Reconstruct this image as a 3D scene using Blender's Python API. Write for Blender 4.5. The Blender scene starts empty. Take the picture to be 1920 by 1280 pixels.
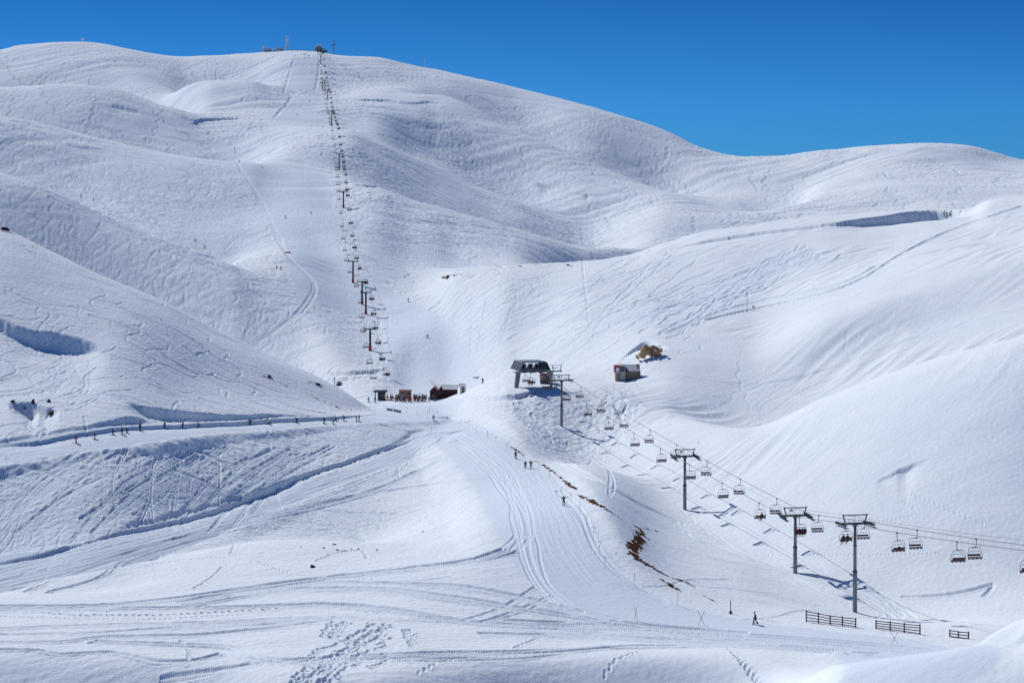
import bpy, bmesh, math, random
import numpy as np
from mathutils import Vector, Matrix

# ---------------------------------------------------------------- scene basics
scn = bpy.context.scene
C = bpy.data.collections.new("scene"); scn.collection.children.link(C)
F = 3733.0          # focal length in photo pixels (70 mm on a 36 mm sensor, 1920 px wide)
HZ = 430.0          # eye-level row
# the camera stands at the origin, looks along +Y; x right, z up (z = 0 is eye level)
def px(u, v, d):    # point at depth d (metres along +Y) seen at photo pixel (u, v)
    return ((u - 960.0) * d / F, d, (HZ - v) * d / F)

# ---------------------------------------------------------------- numeric helpers
def pchip(xk, yk, x):
    xk = np.asarray(xk, float); yk = np.asarray(yk, float)
    h = np.diff(xk); dl = np.diff(yk) / h
    m = np.zeros_like(yk)
    w1 = 2*h[1:] + h[:-1]; w2 = h[1:] + 2*h[:-1]
    ok = dl[:-1]*dl[1:] > 0
    den = np.where(ok, w1/np.where(ok, dl[:-1], 1) + w2/np.where(ok, dl[1:], 1), 1)
    m[1:-1] = np.where(ok, (w1+w2)/den, 0)
    m[0] = dl[0]; m[-1] = dl[-1]
    i = np.clip(np.searchsorted(xk, x) - 1, 0, len(xk)-2)
    t = np.clip((x - xk[i]) / h[i], 0, 1)
    t2, t3 = t*t, t*t*t
    return ((2*t3-3*t2+1)*yk[i] + (t3-2*t2+t)*h[i]*m[i] + (-2*t3+3*t2)*yk[i+1] + (t3-t2)*h[i]*m[i+1])
def sstep(a, b, x):
    t = np.clip((x-a)/(b-a), 0, 1); return t*t*(3-2*t)
def gblur(a, s, axis):
    if s <= 0: return a
    r = int(3*s)+1; k = np.exp(-0.5*(np.arange(-r, r+1)/s)**2); k /= k.sum()
    p = [(0, 0), (0, 0)]; p[axis] = (r, r)
    b = np.pad(a, p, mode='edge'); out = np.zeros_like(a)
    n = a.shape[axis]
    for q in range(2*r+1):
        out += k[q]*(b[q:q+n] if axis == 0 else b[:, q:q+n])
    return out
def perlin(x, y, seed=0):
    xi = np.floor(x).astype(np.int64); yi = np.floor(y).astype(np.int64)
    xf = (x-xi).astype(np.float32); yf = (y-yi).astype(np.float32)
    rs = np.random.RandomState(seed); ang = (rs.rand(65536)*2*np.pi).astype(np.float32)
    gx, gy = np.cos(ang), np.sin(ang)
    def g(ix, iy, fx, fy):
        h = ((ix*73856093) ^ (iy*19349663)) & 65535
        return gx[h]*fx + gy[h]*fy
    uu = xf*xf*xf*(xf*(xf*6-15)+10); vv = yf*yf*yf*(yf*(yf*6-15)+10)
    a = g(xi, yi, xf, yf); b = g(xi+1, yi, xf-1, yf)
    c = g(xi, yi+1, xf, yf-1); d = g(xi+1, yi+1, xf-1, yf-1)
    return 1.5*((a+(b-a)*uu) + ((c+(d-c)*uu)-(a+(b-a)*uu))*vv)

# ---------------------------------------------------------------- terrain grid
# columns: fine inside the view, coarse outside; rows: depth
U = np.concatenate([[-9000, -5000, -3000, -2000, -1300, -900], np.arange(-640, -20, 10), np.arange(-20, 1942, 1.45),
                    np.arange(1952, 2600, 10), [2900, 3400, 4200, 5200, 7500, 11000]]).astype(float)
def logs(a, b, n): return np.exp(np.linspace(math.log(a), math.log(b), n, endpoint=False))
D = np.concatenate([logs(25, 170, 40), logs(170, 225, 110), logs(225, 560, 880), logs(560, 960, 300), logs(960, 2350, 560),
                    logs(2350, 4000, 14), logs(4000, 30000, 12), [30000.]])
NU, ND = len(U), len(D)

COLS = [-640, -400, 0, 200, 400, 550, 700, 780, 820, 960, 1100, 1250, 1400, 1550, 1700, 1920, 2300, 2600]
def P(s):
    out = []
    for t in s.split():
        a, b = t.split('@'); out.append((float(a), float(b)))
    return out
# every row is one line running across the slopes, photo row @ depth in metres, one entry per column
ROWS = [
 "1330@248 1330@248 1330@248 1330@248 1340@244 1360@232 1360@232 1345@238 1340@240 1330@248 1330@249 1330@249 1330@246 1285@196 1223@193 1163@190 1080@188 1040@186",
 "1222@262 1222@262 1222@262 1230@260 1245@255 1262@246 1262@246 1252@250 1245@253 1236@257 1232@259 1230@259 1236@255 1262@238 1262@220 1262@220 1200@220 1160@220",
 "1160@285 1160@285 1168@285 1165@285 1150@290 1145@292 1140@292 1142@290 1145@290 1160@288 1190@283 1200@280 1205@278 1207@277 1214@275 1212@272 1180@272 1150@272",
 "1127@312 1125@312 1115@312 1112@312 1105@312 1086@318 1074@320 1066@320 1060@322 1035@326 1110@307 1155@296 1165@294 1168@293 1183@288 1186@286 1150@286 1120@286",
 "1122@325 1120@325 1116@325 1104@326 1030@352 1022@352 1023@354 1010@368 975@388 960@360 938@350 1088@317 1147@302 1159@301 1173@294 1176@292 1140@292 1110@292",
 "1100@335 1095@335 1092@338 1060@343 1028@366 1000@392 1012@392 975@400 935@414 895@408 872@425 950@413 1040@368 1132@330 1156@322 1152@312 1120@305 1090@305",
 "1090@345 1085@345 1060@352 1005@362 955@398 960@408 955@415 925@425 895@440 848@445 872@470 902@438 950@398 1000@368 1060@346 1090@332 1060@325 1030@325",
 "1015@365 1010@365 960@374 915@382 900@412 905@428 865@460 840@484 825@496 805@480 846@490 830@470 872@428 880@400 930@372 960@355 940@350 910@350",
 "935@385 930@385 850@398 818@412 800@447 793@480 783@512 778@532 787@542 777@515 798@513 785@497 803@458 744@452 690@442 630@430 560@420 520@420",
 "765@450 760@450 712@455 715@455 730@492 748@515 771@534 768@562 768@570 727@541 724@541 761@520 814@507 780@508 732@503 668@495 590@480 570@480",
 "300@620 330@620 425@590 522@575 618@560 690@550 768@545 752@634 750@642 712@575 712@580 712@555 744@545 694@560 640@560 577@560 505@540 470@540",
 "530@770 535@770 560@770 612@760 690@720 724@690 760@625 733@670 733@670 712@640 692@610 652@600 652@600 600@590 543@600 482@610 422@600 400@600",
 "220@950 240@950 322@900 400@880 480@850 560@810 695@700 620@780 612@785 655@690 602@680 560@700 560@690 520@700 462@740 425@740 350@730 320@730",
 "320@960 330@960 400@970 452@955 505@930 440@1000 560@865 553@868 533@868 500@830 489@850 455@880 422@900 404@900 395@900 366@880 300@870 280@870",
 "350@1050 360@1050 400@1050 400@1050 430@1030 388@1080 492@940 505@950 505@950 500@960 545@1110 530@1150 500@1200 472@1230 458@1230 440@1230 320@1100 300@1100",
 "150@1250 160@1250 215@1250 262@1250 300@1250 312@1270 350@1200 378@1190 386@1190 427@1190 463@1190 470@1290 450@1330 430@1380 420@1380 405@1380 310@1350 290@1350",
 "240@1390 250@1390 300@1400 335@1400 350@1375 282@1370 350@1300 398@1280 414@1280 458@1300 488@1300 440@1370 428@1410 412@1460 402@1470 390@1470 305@1450 290@1450",
 "190@1480 200@1480 242@1480 265@1470 296@1450 257@1450 262@1480 292@1530 308@1550 372@1500 440@1450 402@1450 405@1490 392@1560 382@1570 374@1570 295@1550 280@1550",
 "112@1600 120@1600 162@1620 165@1620 222@1590 232@1570 257@1580 297@1630 312@1640 380@1600 402@1550 378@1560 401@1560 368@1650 350@1650 347@1650 280@1650 265@1650",
 "190@1740 195@1740 235@1740 240@1740 206@1700 205@1720 186@1830 178@1900 178@1930 238@1850 300@1780 358@1700 400@1630 350@1750 330@1750 332@1750 270@1750 250@1750",
 "150@1950 160@1950 180@1950 188@1950 148@1850 176@1850 170@1920 182@1960 194@2000 252@1960 310@1890 368@1840 365@1800 330@1850 306@1850 322@1850 260@1850 240@1850",
 "108@2050 115@2050 122@2100 118@2100 195@1960 152@1980 165@2000 160@2060 162@2080 192@2100 232@2020 285@1980 316@1930 298@1930 282@1930 310@1930 255@1930 235@1930",
 "100@2250 105@2250 95@2250 83@2250 103@2250 98@2250 108@2250 126@2250 132@2250 162@2200 197@2150 245@2100 293@2050 280@2000 270@2000 302@2000 350@2000 370@2000",
]
EXTRA = {22: [(30, 86, 2250), (100, 80, 2250), (150, 79, 2250), (230, 90, 2250), (330, 108, 2250), (490, 99, 2250), (600, 99, 2250), (625, 104, 2250),
              (1000, 170, 2180), (1160, 215, 2130), (1320, 278, 2080), (1370, 291, 2060), (1450, 294, 2040), (1620, 274, 2000), (1760, 267, 2000), (1800, 270, 2000)],
         20: [(1470, 364, 1800), (300, 190, 1880), (350, 158, 1850), (460, 150, 1850), (520, 165, 1850), (620, 170, 1920)],
                 19: [(275, 232, 1740), (310, 232, 1740), (1440, 412, 1620), (1475, 402, 1640)],
         18: [(100, 156, 1620), (280, 188, 1620), (320, 205, 1600)],
         10: [(100, 472, 583), (300, 565, 567), (600, 712, 548), (650, 738, 546)],
         13: [(850, 515, 846), (900, 505, 840), (1050, 495, 845), (1180, 478, 865), (1330, 432, 890), (1820, 392, 895), (1850, 375, 885)],
         15: [(600, 318, 1270), (1000, 440, 1185)],
         17: [(650, 243, 1480), (900, 348, 1530), (1050, 415, 1470)]}
def build_base():
    Vs, Ds = [], []
    for k, r in enumerate(ROWS):
        pts = sorted([(c, v, d) for c, (v, d) in zip(COLS, P(r))] + EXTRA.get(k, []))
        u = [p[0] for p in pts]
        uc = np.clip(U, u[0], u[-1])
        Vs.append(pchip(u, [p[1] for p in pts], uc)); Ds.append(pchip(u, [math.log(p[2]) for p in pts], uc))
    V, L = np.array(Vs), np.exp(np.array(Ds))
    z = (HZ - V) * L / F
    for k in range(1, len(L)): L[k] = np.maximum(L[k], L[k-1] + 2.0)
    # near apron and far lands
    nearD = np.array([20., 100., 160.]); nearZ = np.array([-46., -49., -50.])
    farD = np.array([2550., 3200., 5000., 12000., 31000.])
    Z = np.zeros((NU, ND))
    zl = z[-1]
    for i in range(NU):
        w_ = float(sstep(1480, 1600, U[i])); dk = L[0, i]*.955
        kd = np.concatenate([nearD, [dk], L[:, i], farD])
        kz = np.concatenate([nearZ-10*(1-w_), [(z[0, i]-.50*.045*L[0, i])*w_ + (1-w_)*(z[0, i]-1.0)], z[:, i], [zl[i]-35, zl[i]-120, -60, -60, -60]])
        Z[i] = pchip(kd, kz, D)
    return Z
Z = build_base()
# gentle rounding of the loft (about 7 px across, 1 percent in depth)
core = (U > -20) & (U < 1941)
i0, i1 = np.argmax(core), len(U) - np.argmax(core[::-1])
wide = gblur(Z[i0:i1], 22, 0); wn = 1-sstep(400, 480, D)[None, :]
tp = (sstep(-18, 60, U[i0:i1])*(1-sstep(1862, 1940, U[i0:i1])))[:, None]
Z[i0:i1] = Z[i0:i1]*(1-tp) + tp*(gblur(Z[i0:i1], 6, 0)*(1-wn) + wide*wn)
Z = gblur(Z, 5, 1)
UU, DD = np.meshgrid(U, D, indexing='ij')
X = (UU - 960) * DD / F
def bil(A, x, y):
    u = 960 + F*np.asarray(x, float)/np.asarray(y, float)
    fi = np.interp(u, U, np.arange(NU)); fj = np.interp(y, D, np.arange(ND))
    a = np.clip(fi.astype(int), 0, NU-2); b = np.clip(fj.astype(int), 0, ND-2); s = fi-a; t = fj-b
    return (A[a, b]*(1-s)*(1-t) + A[a+1, b]*s*(1-t) + A[a, b+1]*(1-s)*t + A[a+1, b+1]*s*t)
def ground(x, y): return float(bil(Z, x, y))
def hit(u, v, dmin=0, A=None):
    """first depth at which the terrain is seen at photo pixel (u, v)"""
    A = Z if A is None else A
    fi = np.interp(u, U, np.arange(NU)); a = min(int(fi), NU-2); s = fi-a
    col = A[a]*(1-s) + A[a+1]*s
    vv = HZ - col*F/D
    ok = (vv <= v) & (D >= max(dmin, 60))
    j = int(np.argmax(ok))
    if not ok.any(): j = ND-40
    if j > 0 and vv[j-1] > v >= vv[j]:
        t = (vv[j-1]-v)/(vv[j-1]-vv[j]+1e-9); return D[j-1]*(1-t)+D[j]*t
    return float(D[j])
def at(u, v, dmin=0):
    d = hit(u, v, dmin); x = (u-960)*d/F
    return Vector((x, d, ground(x, d)))
def poly_world(pts, step=0.5, dmin=0):
    """photo polyline -> dense world polyline on the terrain (x, y)"""
    u = [p[0] for p in pts]; v = [p[1] for p in pts]
    t = np.concatenate([[0], np.cumsum(np.hypot(np.diff(u), np.diff(v)))])
    tt = np.linspace(0, t[-1], max(8, int(t[-1]/6)))
    if len(pts) > 2:
        us, vs = pchip(t, u, tt), pchip(t, v, tt)
    else:
        us, vs = np.interp(tt, t, u), np.interp(tt, t, v)
    w = np.array([[(a-960)*hit(a, b, dmin)/F, hit(a, b, dmin)] for a, b in zip(us, vs)])
    # smooth depth jumps
    if len(w) > 8:
        k = np.array([1, 2, 3, 2, 1.])/9; q = np.pad(w, ((2, 2), (0, 0)), mode='edge')
        w = np.stack([np.convolve(q[:, c], k, 'valid') for c in (0, 1)], 1)
    s = np.concatenate([[0], np.cumsum(np.hypot(*np.diff(w, axis=0).T))])
    ss = np.arange(0, s[-1], step)
    return np.stack([np.interp(ss, s, w[:, 0]), np.interp(ss, s, w[:, 1])], 1)

# ---------------------------------------------------------------- snow banks, hollows and cornices
# each: photo polyline with bank height; the snow on the near side drops by h and climbs back over len metres
BANKS = [
 ([(-60, 575, 2.5), (0, 598, 3.2), (60, 620, 4.6), (120, 628, 5.0), (165, 640, 3.4), (205, 664, 0.5)], 24, 450),
 ([(1230, 480, .3), (1290, 460, 1.2), (1360, 448, 1.5), (1450, 436, 1.4), (1540, 424, 1.2), (1580, 419, 2.0), (1620, 407, 4.5), (1700, 397, 7), (1760, 394, 8), (1810, 394, 7), (1850, 392, 1)], 40, 700),
 ([(15, 752, 1), (30, 752, 4.0), (60, 754, 4.5), (72, 758, 2.5), (85, 762, 4.5), (104, 766, 4.5), (112, 772, 0.6)], 14, 0),
 ([(1150, 692, .2), (1215, 640, 2.5), (1240, 648, 3.0), (1256, 652, .5)], 9, 560),
 ([(235, 750, .2), (255, 757, 3.0), (330, 768, 3.2), (420, 775, 1.8), (480, 777, 1.2), (560, 777, .3)], 9, 0),
 ([(1640, 900, .3), (1655, 892, .9), (1680, 882, .5), (1700, 872, 1.2), (1725, 862, .5), (1745, 858, .3)], 9, 350),
 ([(640, 345, .5), (700, 352, 2.2), (760, 372, 1.8), (820, 388, .6)], 16, 1100),
 ([(180, 197, .4), (230, 203, 2.5), (275, 216, .8)], 16, 1300),
 ([(660, 186, 1), (720, 184, 3), (770, 190, 2), (800, 186, 1.5), (830, 190, .3)], 30, 1700),
 ([(350, 236, .4), (385, 224, 2.6), (450, 220, 2), (520, 228, .6)], 30, 1300),
 ([(1000, 343, .3), (1020, 345, 4.5), (1040, 350, 5), (1046, 356, .4)], 14, 1300),
 ([(1090, 368, .3), (1100, 368, 3), (1112, 371, .3)], 10, 1300),
 ([(610, 700, .3), (660, 695, 1.3), (700, 690, 1.5), (735, 684, .3)], 7, 600),
 ([(595, 712, .3), (650, 707, 1.1), (690, 704, .9), (700, 702, .2)], 6, 600),
 ([(870, 745, .3), (905, 742, 1.4), (960, 738, 1.6), (1000, 730, 1.3), (1018, 724, .2)], 6, 480),
 ([(1180, 752, .2), (1150, 750, 1.2), (1165, 765, 1.8), (1182, 774, .3)], 7, 450),
]
def bank(pts, ln, dmin, wobble=1.0):
    pts = sorted(pts)
    u = np.array([p[0] for p in pts], float); v = [p[1] for p in pts]; h = [p[2] for p in pts]
    uu = np.linspace(u[0], u[-1], 60); vv = pchip(u, v, uu); hh = pchip(u, h, uu)
    dd = []
    for a, b in zip(uu, vv):
        q = hit(a, b, dmin)
        for _ in range(10):
            if dmin == 0 or q < dmin*1.58: break
            b += 2; q = hit(a, b, dmin)
        dd.append(q)
    dd = np.array(dd)
    dd = np.convolve(np.pad(dd, 6, mode='edge'), np.hanning(15)[1:-1]/np.hanning(15).sum(), 'valid')
    ii = np.where((U >= u[0]) & (U <= u[-1]))[0]
    for i in ii:
        de = pchip(uu, dd, U[i:i+1])[0]
        he = np.interp(U[i], uu, hh)*.8; w_ = (U[i]-960)*de/F
        t = de - D + wobble*1.1*perlin(np.full(ND, w_/7), D/9, 3) + wobble*.4*perlin(np.full(ND, w_/2), D/4, 4)
        fe = .45 if u[-1]-u[0] < 120 else .14; fade = np.clip((U[i]-u[0])/(fe*(u[-1]-u[0])), 0, 1)**.7*np.clip((u[-1]-U[i])/(fe*(u[-1]-u[0])), 0, 1)**.7
        Z[i] -= fade*he*np.exp(-(np.maximum(t, 0)/(ln*(.35+.65*fade)))**1.5)*sstep(-.15*he, he*.75, t)

for pts, ln, dmin in BANKS: bank(pts, ln, dmin)
# ---------------------------------------------------------------- prepared pistes and snow roads
groom = np.zeros_like(Z)
roadside = np.zeros_like(Z)
def road(pts, hw, blend, tilt=(0.,), strength=1.0, carve=True, bank=0.0, lowb=4.0):
    w = poly_world(pts, 2.0)
    hws = np.interp(np.linspace(0, 1, len(w)), np.linspace(0, 1, len(hw)), hw)
    tls = np.interp(np.linspace(0, 1, len(w)), np.linspace(0, 1, len(tilt)), tilt)
    zc = bil(Z, w[:, 0], w[:, 1])
    k = 9; zc = np.convolve(np.pad(zc, k, mode='edge'), np.ones(2*k+1)/(2*k+1), 'valid')
    m = max(hws)+blend*lowb+2
    x0, y0 = w.min(0)-m; x1, y1 = w.max(0)+m
    sel = np.where((X > x0) & (X < x1) & (DD > y0) & (DD < y1))
    if len(sel[0]) == 0: return
    xs, ys = X[sel], DD[sel]
    best = np.full(len(xs), 1e9); zz = np.zeros(len(xs)); hh = np.zeros(len(xs)); side = np.zeros(len(xs)); tt_ = np.zeros(len(xs))
    for k in range(len(w)-1):
        a = w[k]; e = w[k+1]-a; l2 = e@e + 1e-9
        near = (np.abs(xs-a[0]) < m+3) & (np.abs(ys-a[1]) < m+3)
        idx = np.where(near)[0]
        if len(idx) == 0: continue
        px_, py_ = xs[idx]-a[0], ys[idx]-a[1]
        t = np.clip((px_*e[0]+py_*e[1])/l2, 0, 1)
        dx, dy = px_-t*e[0], py_-t*e[1]
        d = np.hypot(dx, dy); up = d < best[idx]
        q = idx[up]; best[q] = d[up]; zz[q] = zc[k]*(1-t[up])+zc[k+1]*t[up]; hh[q] = hws[k]; tt_[q] = tls[k]
        side[q] = np.sign(dy[up])
    wob = 0.5*perlin(xs/5, ys/5, 5)
    f = 1 - sstep(0, 1, (best + wob - hh)/np.where(side < 0, blend*lowb, blend))
    if carve:
        tgt = zz + tt_*side*np.minimum(best, hh)
        Z[sel] = Z[sel]*(1-f*strength) + tgt*f*strength
        if bank:
            ridge = np.exp(-((best-hh-blend*.9)/.9)**2)*bank*np.where(side < 0, 1, .35)
            Z[sel] += ridge*(0.6+0.8*perlin(xs/3, ys/3, 7))
    groom[sel] = np.maximum(groom[sel], 1 - sstep(-.6, .4, best + wob - hh))
Zdbg = Z.copy()
TRAV = [(-300, 905), (0, 851), (100, 833), (200, 818), (300, 807), (400, 799), (500, 794), (600, 789), (700, 784), (760, 778), (800, 784)]
ROAD2 = [(-300, 1135), (0, 1080), (200, 1030), (330, 998), (450, 957), (600, 905), (740, 855), (815, 812)]
PISTE = [(745, 762), (800, 783), (850, 806), (910, 850), (970, 910), (1015, 980), (1050, 1050), (1110, 1105), (1210, 1150), (1340, 1178), (1500, 1198), (1650, 1215), (1780, 1240)]
road(TRAV, [7.5, 7.5, 6.5, 4.5, 4.5, 4.5, 6], 1.3, tilt=(.14, .14, .2, .22, .17, .13, .1), lowb=3)
road(ROAD2, [9, 8, 6, 4, 3, 3.3, 3.6], 1.3, tilt=(.1, .15, .25, .25, .2, .13, .1), lowb=5)
bank([(-20, 838, 1.3), (60, 828, 1.2), (120, 817, .9), (240, 801, .9), (330, 796, 1.1), (450, 789, 1.2), (560, 783, 1.3), (650, 779, 1.3), (700, 776, 1.2), (726, 770, .7)], 5, 0, .5)
bank([(-20, 1062, .9), (100, 1030, .8), (200, 1003, .7), (300, 982, .8), (370, 963, 1.0), (420, 948, 1.3), (455, 928, 1.5), (500, 913, 1.5), (540, 898, 1.7), (560, 890, 1.1), (650, 863, 1.0), (740, 835, .9), (805, 814, .6)], 5, 0, .7)
road(PISTE, [6, 6, 7, 8, 8, 8, 8, 7, 6], 5, strength=.5, lowb=1.5)
def mask_poly(poly):
    """groomed snow inside a photo polygon laid on the slope"""
    V = HZ - Z*F/DD
    px_, py_ = UU, V; ins = np.zeros(Z.shape, bool); n = len(poly)
    for k in range(n):
        (xa, ya), (xb, yb) = poly[k], poly[(k+1) % n]
        c = ((ya > py_) != (yb > py_)); ins ^= c & (px_ < (xb-xa)*(py_-ya)/((yb-ya) if yb != ya else 1e-9)+xa)
    return ins
def groom_poly(poly, dmin, dmax):
    m = (mask_poly(poly) & (DD > dmin) & (DD < dmax)).astype(float)
    m[i0:i1] = gblur(m[i0:i1], 1.2, 0)
    np.maximum(groom, m, out=groom)
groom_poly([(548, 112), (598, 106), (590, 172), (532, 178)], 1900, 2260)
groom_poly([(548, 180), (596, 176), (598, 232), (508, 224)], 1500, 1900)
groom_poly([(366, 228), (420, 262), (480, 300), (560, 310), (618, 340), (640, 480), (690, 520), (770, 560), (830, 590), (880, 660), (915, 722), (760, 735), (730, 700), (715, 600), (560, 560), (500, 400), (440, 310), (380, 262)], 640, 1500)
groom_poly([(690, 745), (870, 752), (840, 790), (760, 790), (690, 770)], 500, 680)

# ---------------------------------------------------------------- lumps, wind texture
rough = 1 - .8*groom
V0 = HZ - Z*F/DD
act = (DD > 150) & (DD < 2400)
def fb(sc, seed, ax=1.0, ang=0.0):
    ca, sa = math.cos(ang), math.sin(ang)
    return perlin((X*ca+DD*sa)/sc, (-X*sa+DD*ca)/(sc*ax), seed)
Z += 1.3*fb(70, 1)*sstep(380, 620, DD) + .30*fb(26, 2)*(.15+.85*sstep(350, 560, DD)) + .12*fb(9, 3)*rough
Z += 2.2*fb(120, 31)*sstep(1250, 1500, DD)*(1-sstep(2000, 2200, DD)) + 0.8*fb(45, 32)*sstep(1000, 1300, DD)*(1-sstep(2050, 2230, DD))
def ridg(a): return 1-np.abs(a)*2
warp = 6*perlin(X/30, DD/30, 9)
wx, wy = X+warp, DD+warp*.6
def aniso(l, w, ang, seed):
    ca, sa = math.cos(ang), math.sin(ang)
    return perlin((wx*ca+wy*sa)/l, (-wx*sa+wy*ca)/w, seed)
lod = DD/900.0
mid = perlin(X/60, DD/90, 14)*.5+.5
patchy = np.clip(.65+1.1*perlin(X/85, DD/130, 33), .12, 1.3)
right = sstep(1000, 1300, UU)
nearR = right*(1-sstep(920, 1000, DD))
Z += rough*(.07*aniso(16, 2.0, 2.6, 11)*mid*(1-.5*nearR) + .05*aniso(6, 1.1, .4, 12)*(1-.7*nearR) + .03*perlin(X/.8, DD/1.1, 13))
farm = sstep(560, 760, DD)*(1-.75*nearR)
Z += rough*farm*patchy*(.30*aniso(40, 3.6, .35, 15)*mid + .28*aniso(32, 3.0, -.45, 16)*(1-mid) + .22*aniso(16, 2.6, .9, 17) + .20*aniso(9, 1.9, -.9, 27) + .12*perlin(X/1.7, DD/2.4, 28) + .25*sstep(1100, 1500, DD)*perlin(X/3.1, DD/4.4, 29))
Z += farm*(.35+.65*rough)*1.0*aniso(150, 15, .75, 61)*np.clip(perlin(X/160, DD/200, 62)*1.5+.35, 0, 1)*sstep(900, 1200, DD)
Z += farm*.55*aniso(120, 10, -.25, 63)*np.clip(perlin(X/110, DD/170, 64)*1.6+.1, 0, 1)
# wind ripples on the big right-hand hills
Z += nearR*sstep(380, 440, DD)*.34*ridg(aniso(34, 5.5, .9, 18))*np.clip(perlin(X/45, DD/45, 19)*1.8+.35, 0, 1)
Z += nearR*sstep(380, 440, DD)*.06*ridg(aniso(9, 1.7, .7, 65))*np.clip(perlin(X/25, DD/30, 66)*2+.2, 0, 1)
def ell(u, v, ru, rv, dmin=0, dmax=1e9):
    return np.exp(-(((UU-u)/ru)**2 + ((V0-v)/rv)**2)**1.5)*((DD > dmin) & (DD < dmax))
lump = (1.0*ell(1070, 790, 130, 60, 420, 620) + 1.2*ell(1160, 755, 45, 40, 430, 620) + .8*ell(930, 745, 90, 22, 450, 620)
        + .9*ell(640, 705, 90, 22, 560, 760) + .8*ell(300, 840, 420, 45, 380, 480) + 1.0*ell(740, 360, 110, 26, 1000, 1300)
        + 1.2*ell(700, 205, 60, 28, 1400, 1950) + .8*ell(740, 680, 55, 40, 600, 760) + .6*ell(660, 430, 30, 90, 800, 1300) + .5*ell(60, 1090, 60, 22, 320, 360) + .5*ell(330, 770, 110, 16, 400, 480))
lump = np.clip(lump, 0, 1.2)*rough
Z += lump*(.36*np.abs(perlin(X/3.0, DD/4.2, 21)) + .5*np.clip(perlin(X/6., DD/9., 22), 0, 1)*sstep(500, 900, DD) + .14*perlin(X/1.3, DD/1.8, 23))
lumpp = patchy
del warp, wx, wy

# ---------------------------------------------------------------- ski tracks, cat tracks, footprints
T = np.zeros_like(Z); TB = np.zeros_like(Z)
def stamp(xy, depth, width, berm=.35):
    """press a groove along the points xy (n,2); depth and width may be arrays"""
    n = len(xy)
    if n == 0: return
    depth = np.broadcast_to(depth, n); 
    x, y = xy[:, 0], xy[:, 1]
    ok = (y > 172) & (y < 2300)
    x, y, depth = x[ok], y[ok], depth[ok]
    u = 960+F*x/y
    fi = np.interp(u, U, np.arange(NU)); fj = np.interp(y, D, np.arange(ND))
    a0 = np.round(fi).astype(int); b0 = np.round(fj).astype(int)
    for da in range(-3, 4):
        for db in range(-3, 4):
            a = np.clip(a0+da, 0, NU-1); b = np.clip(b0+db, 0, ND-1)
            sx = 1.45*y/F; sy = y*.0012
            dx = (X[a, b]-x); dy = (D[b]-y)
            wxx = np.maximum(width, 1.1*sx); wyy = np.maximum(width, 1.1*sy)
            r2 = (dx/wxx)**2+(dy/wyy)**2
            val = -depth*np.exp(-r2)
            np.minimum.at(T, (a, b), val)
            np.maximum.at(TB, (a, b), depth*.5*np.exp(-((np.sqrt(r2)-1.9)/.6)**2))
def stampB(xy, h, width):
    global T
    T = -T; stamp(xy, h, width); T = -T
def off(w, o):
    g = np.gradient(w, axis=0); n = np.stack([-g[:, 1], g[:, 0]], 1); n /= np.linalg.norm(n, axis=1)[:, None]+1e-9
    o = np.asarray(o)
    return w + n*(o[:, None] if o.ndim else o)
rng = np.random.RandomState(4)
def wob(n, amp, sc):
    k = max(3, int(n/sc)); return np.interp(np.arange(n), np.linspace(0, n, k), rng.randn(k)*amp)
def trail(pts, lines=2, gap=.9, depth=.10, width=.22, jit=.25, dmin=222):
    w = poly_world(pts, .3, dmin)
    for k in range(lines):
        o = (k-(lines-1)/2)*gap
        dpt = 2.3*depth*(.5+.5*np.clip(1+wob(len(w), .6, 25), 0, 1.6))
        stamp(off(w, o+wob(len(w), jit, 60)), dpt, width)
def foot(pts, depth=.13, step=.75, r=.20, jit=.12, dmin=222):
    w = poly_world(pts, .25, dmin); n = int(step/.25)
    q = w[::n]; s = np.where(np.arange(len(q)) % 2, 1, -1)*.14
    stamp(off(q, s+rng.randn(len(q))*jit*.5), depth*1.7, r)
# snow-cat and snowmobile lines across the near terrace (photo pixels)
trail([(-20, 1138), (120, 1138), (300, 1126), (450, 1106), (600, 1085), (760, 1067), (900, 1048), (960, 1030)], 5, .8, .15)
trail([(960, 1030), (985, 1000), (975, 950), (940, 900), (900, 860), (850, 825)], 5, .7, .07)
trail([(330, 1128), (520, 1100), (640, 1092), (820, 1097), (960, 1118), (1090, 1150)], 4, .7, .14)
trail([(350, 1135), (560, 1105), (700, 1106), (850, 1122), (980, 1142), (1150, 1168), (1400, 1190)], 6, .7, .14)
trail([(-20, 1143), (200, 1141), (420, 1138), (600, 1133), (750, 1145), (870, 1165), (1000, 1172), (1200, 1175), (1400, 1195), (1600, 1212)], 5, .7, .15)
trail([(-20, 1180), (200, 1172), (400, 1168), (600, 1158), (800, 1164), (1000, 1180), (1300, 1188)], 3, .9, .07)
trail([(-20, 1190), (140, 1188), (300, 1178), (480, 1172), (640, 1156)], 3, .8, .09)
trail([(-20, 1204), (100, 1204), (200, 1194), (330, 1192), (480, 1180), (640, 1157)], 3, .7, .12)
trail([(-20, 1218), (60, 1218), (110, 1226), (200, 1222), (250, 1230), (300, 1240), (350, 1238), (420, 1225)], 3, .6, .14)
trail([(170, 1203), (300, 1208), (420, 1214), (480, 1235), (560, 1240), (700, 1230), (850, 1225), (1000, 1222), (1200, 1210), (1450, 1214), (1650, 1225)], 4, .6, .13)
trail([(300, 1275), (420, 1255), (520, 1238), (640, 1235), (800, 1237), (960, 1232), (1150, 1216), (1350, 1213)], 3, .7, .12)
trail([(900, 1190), (1100, 1192), (1300, 1205), (1500, 1215), (1700, 1240)], 5, .8, .10)
trail([(950, 1168), (1150, 1178), (1350, 1192), (1550, 1205), (1730, 1222)], 6, 1.0, .11)
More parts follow.
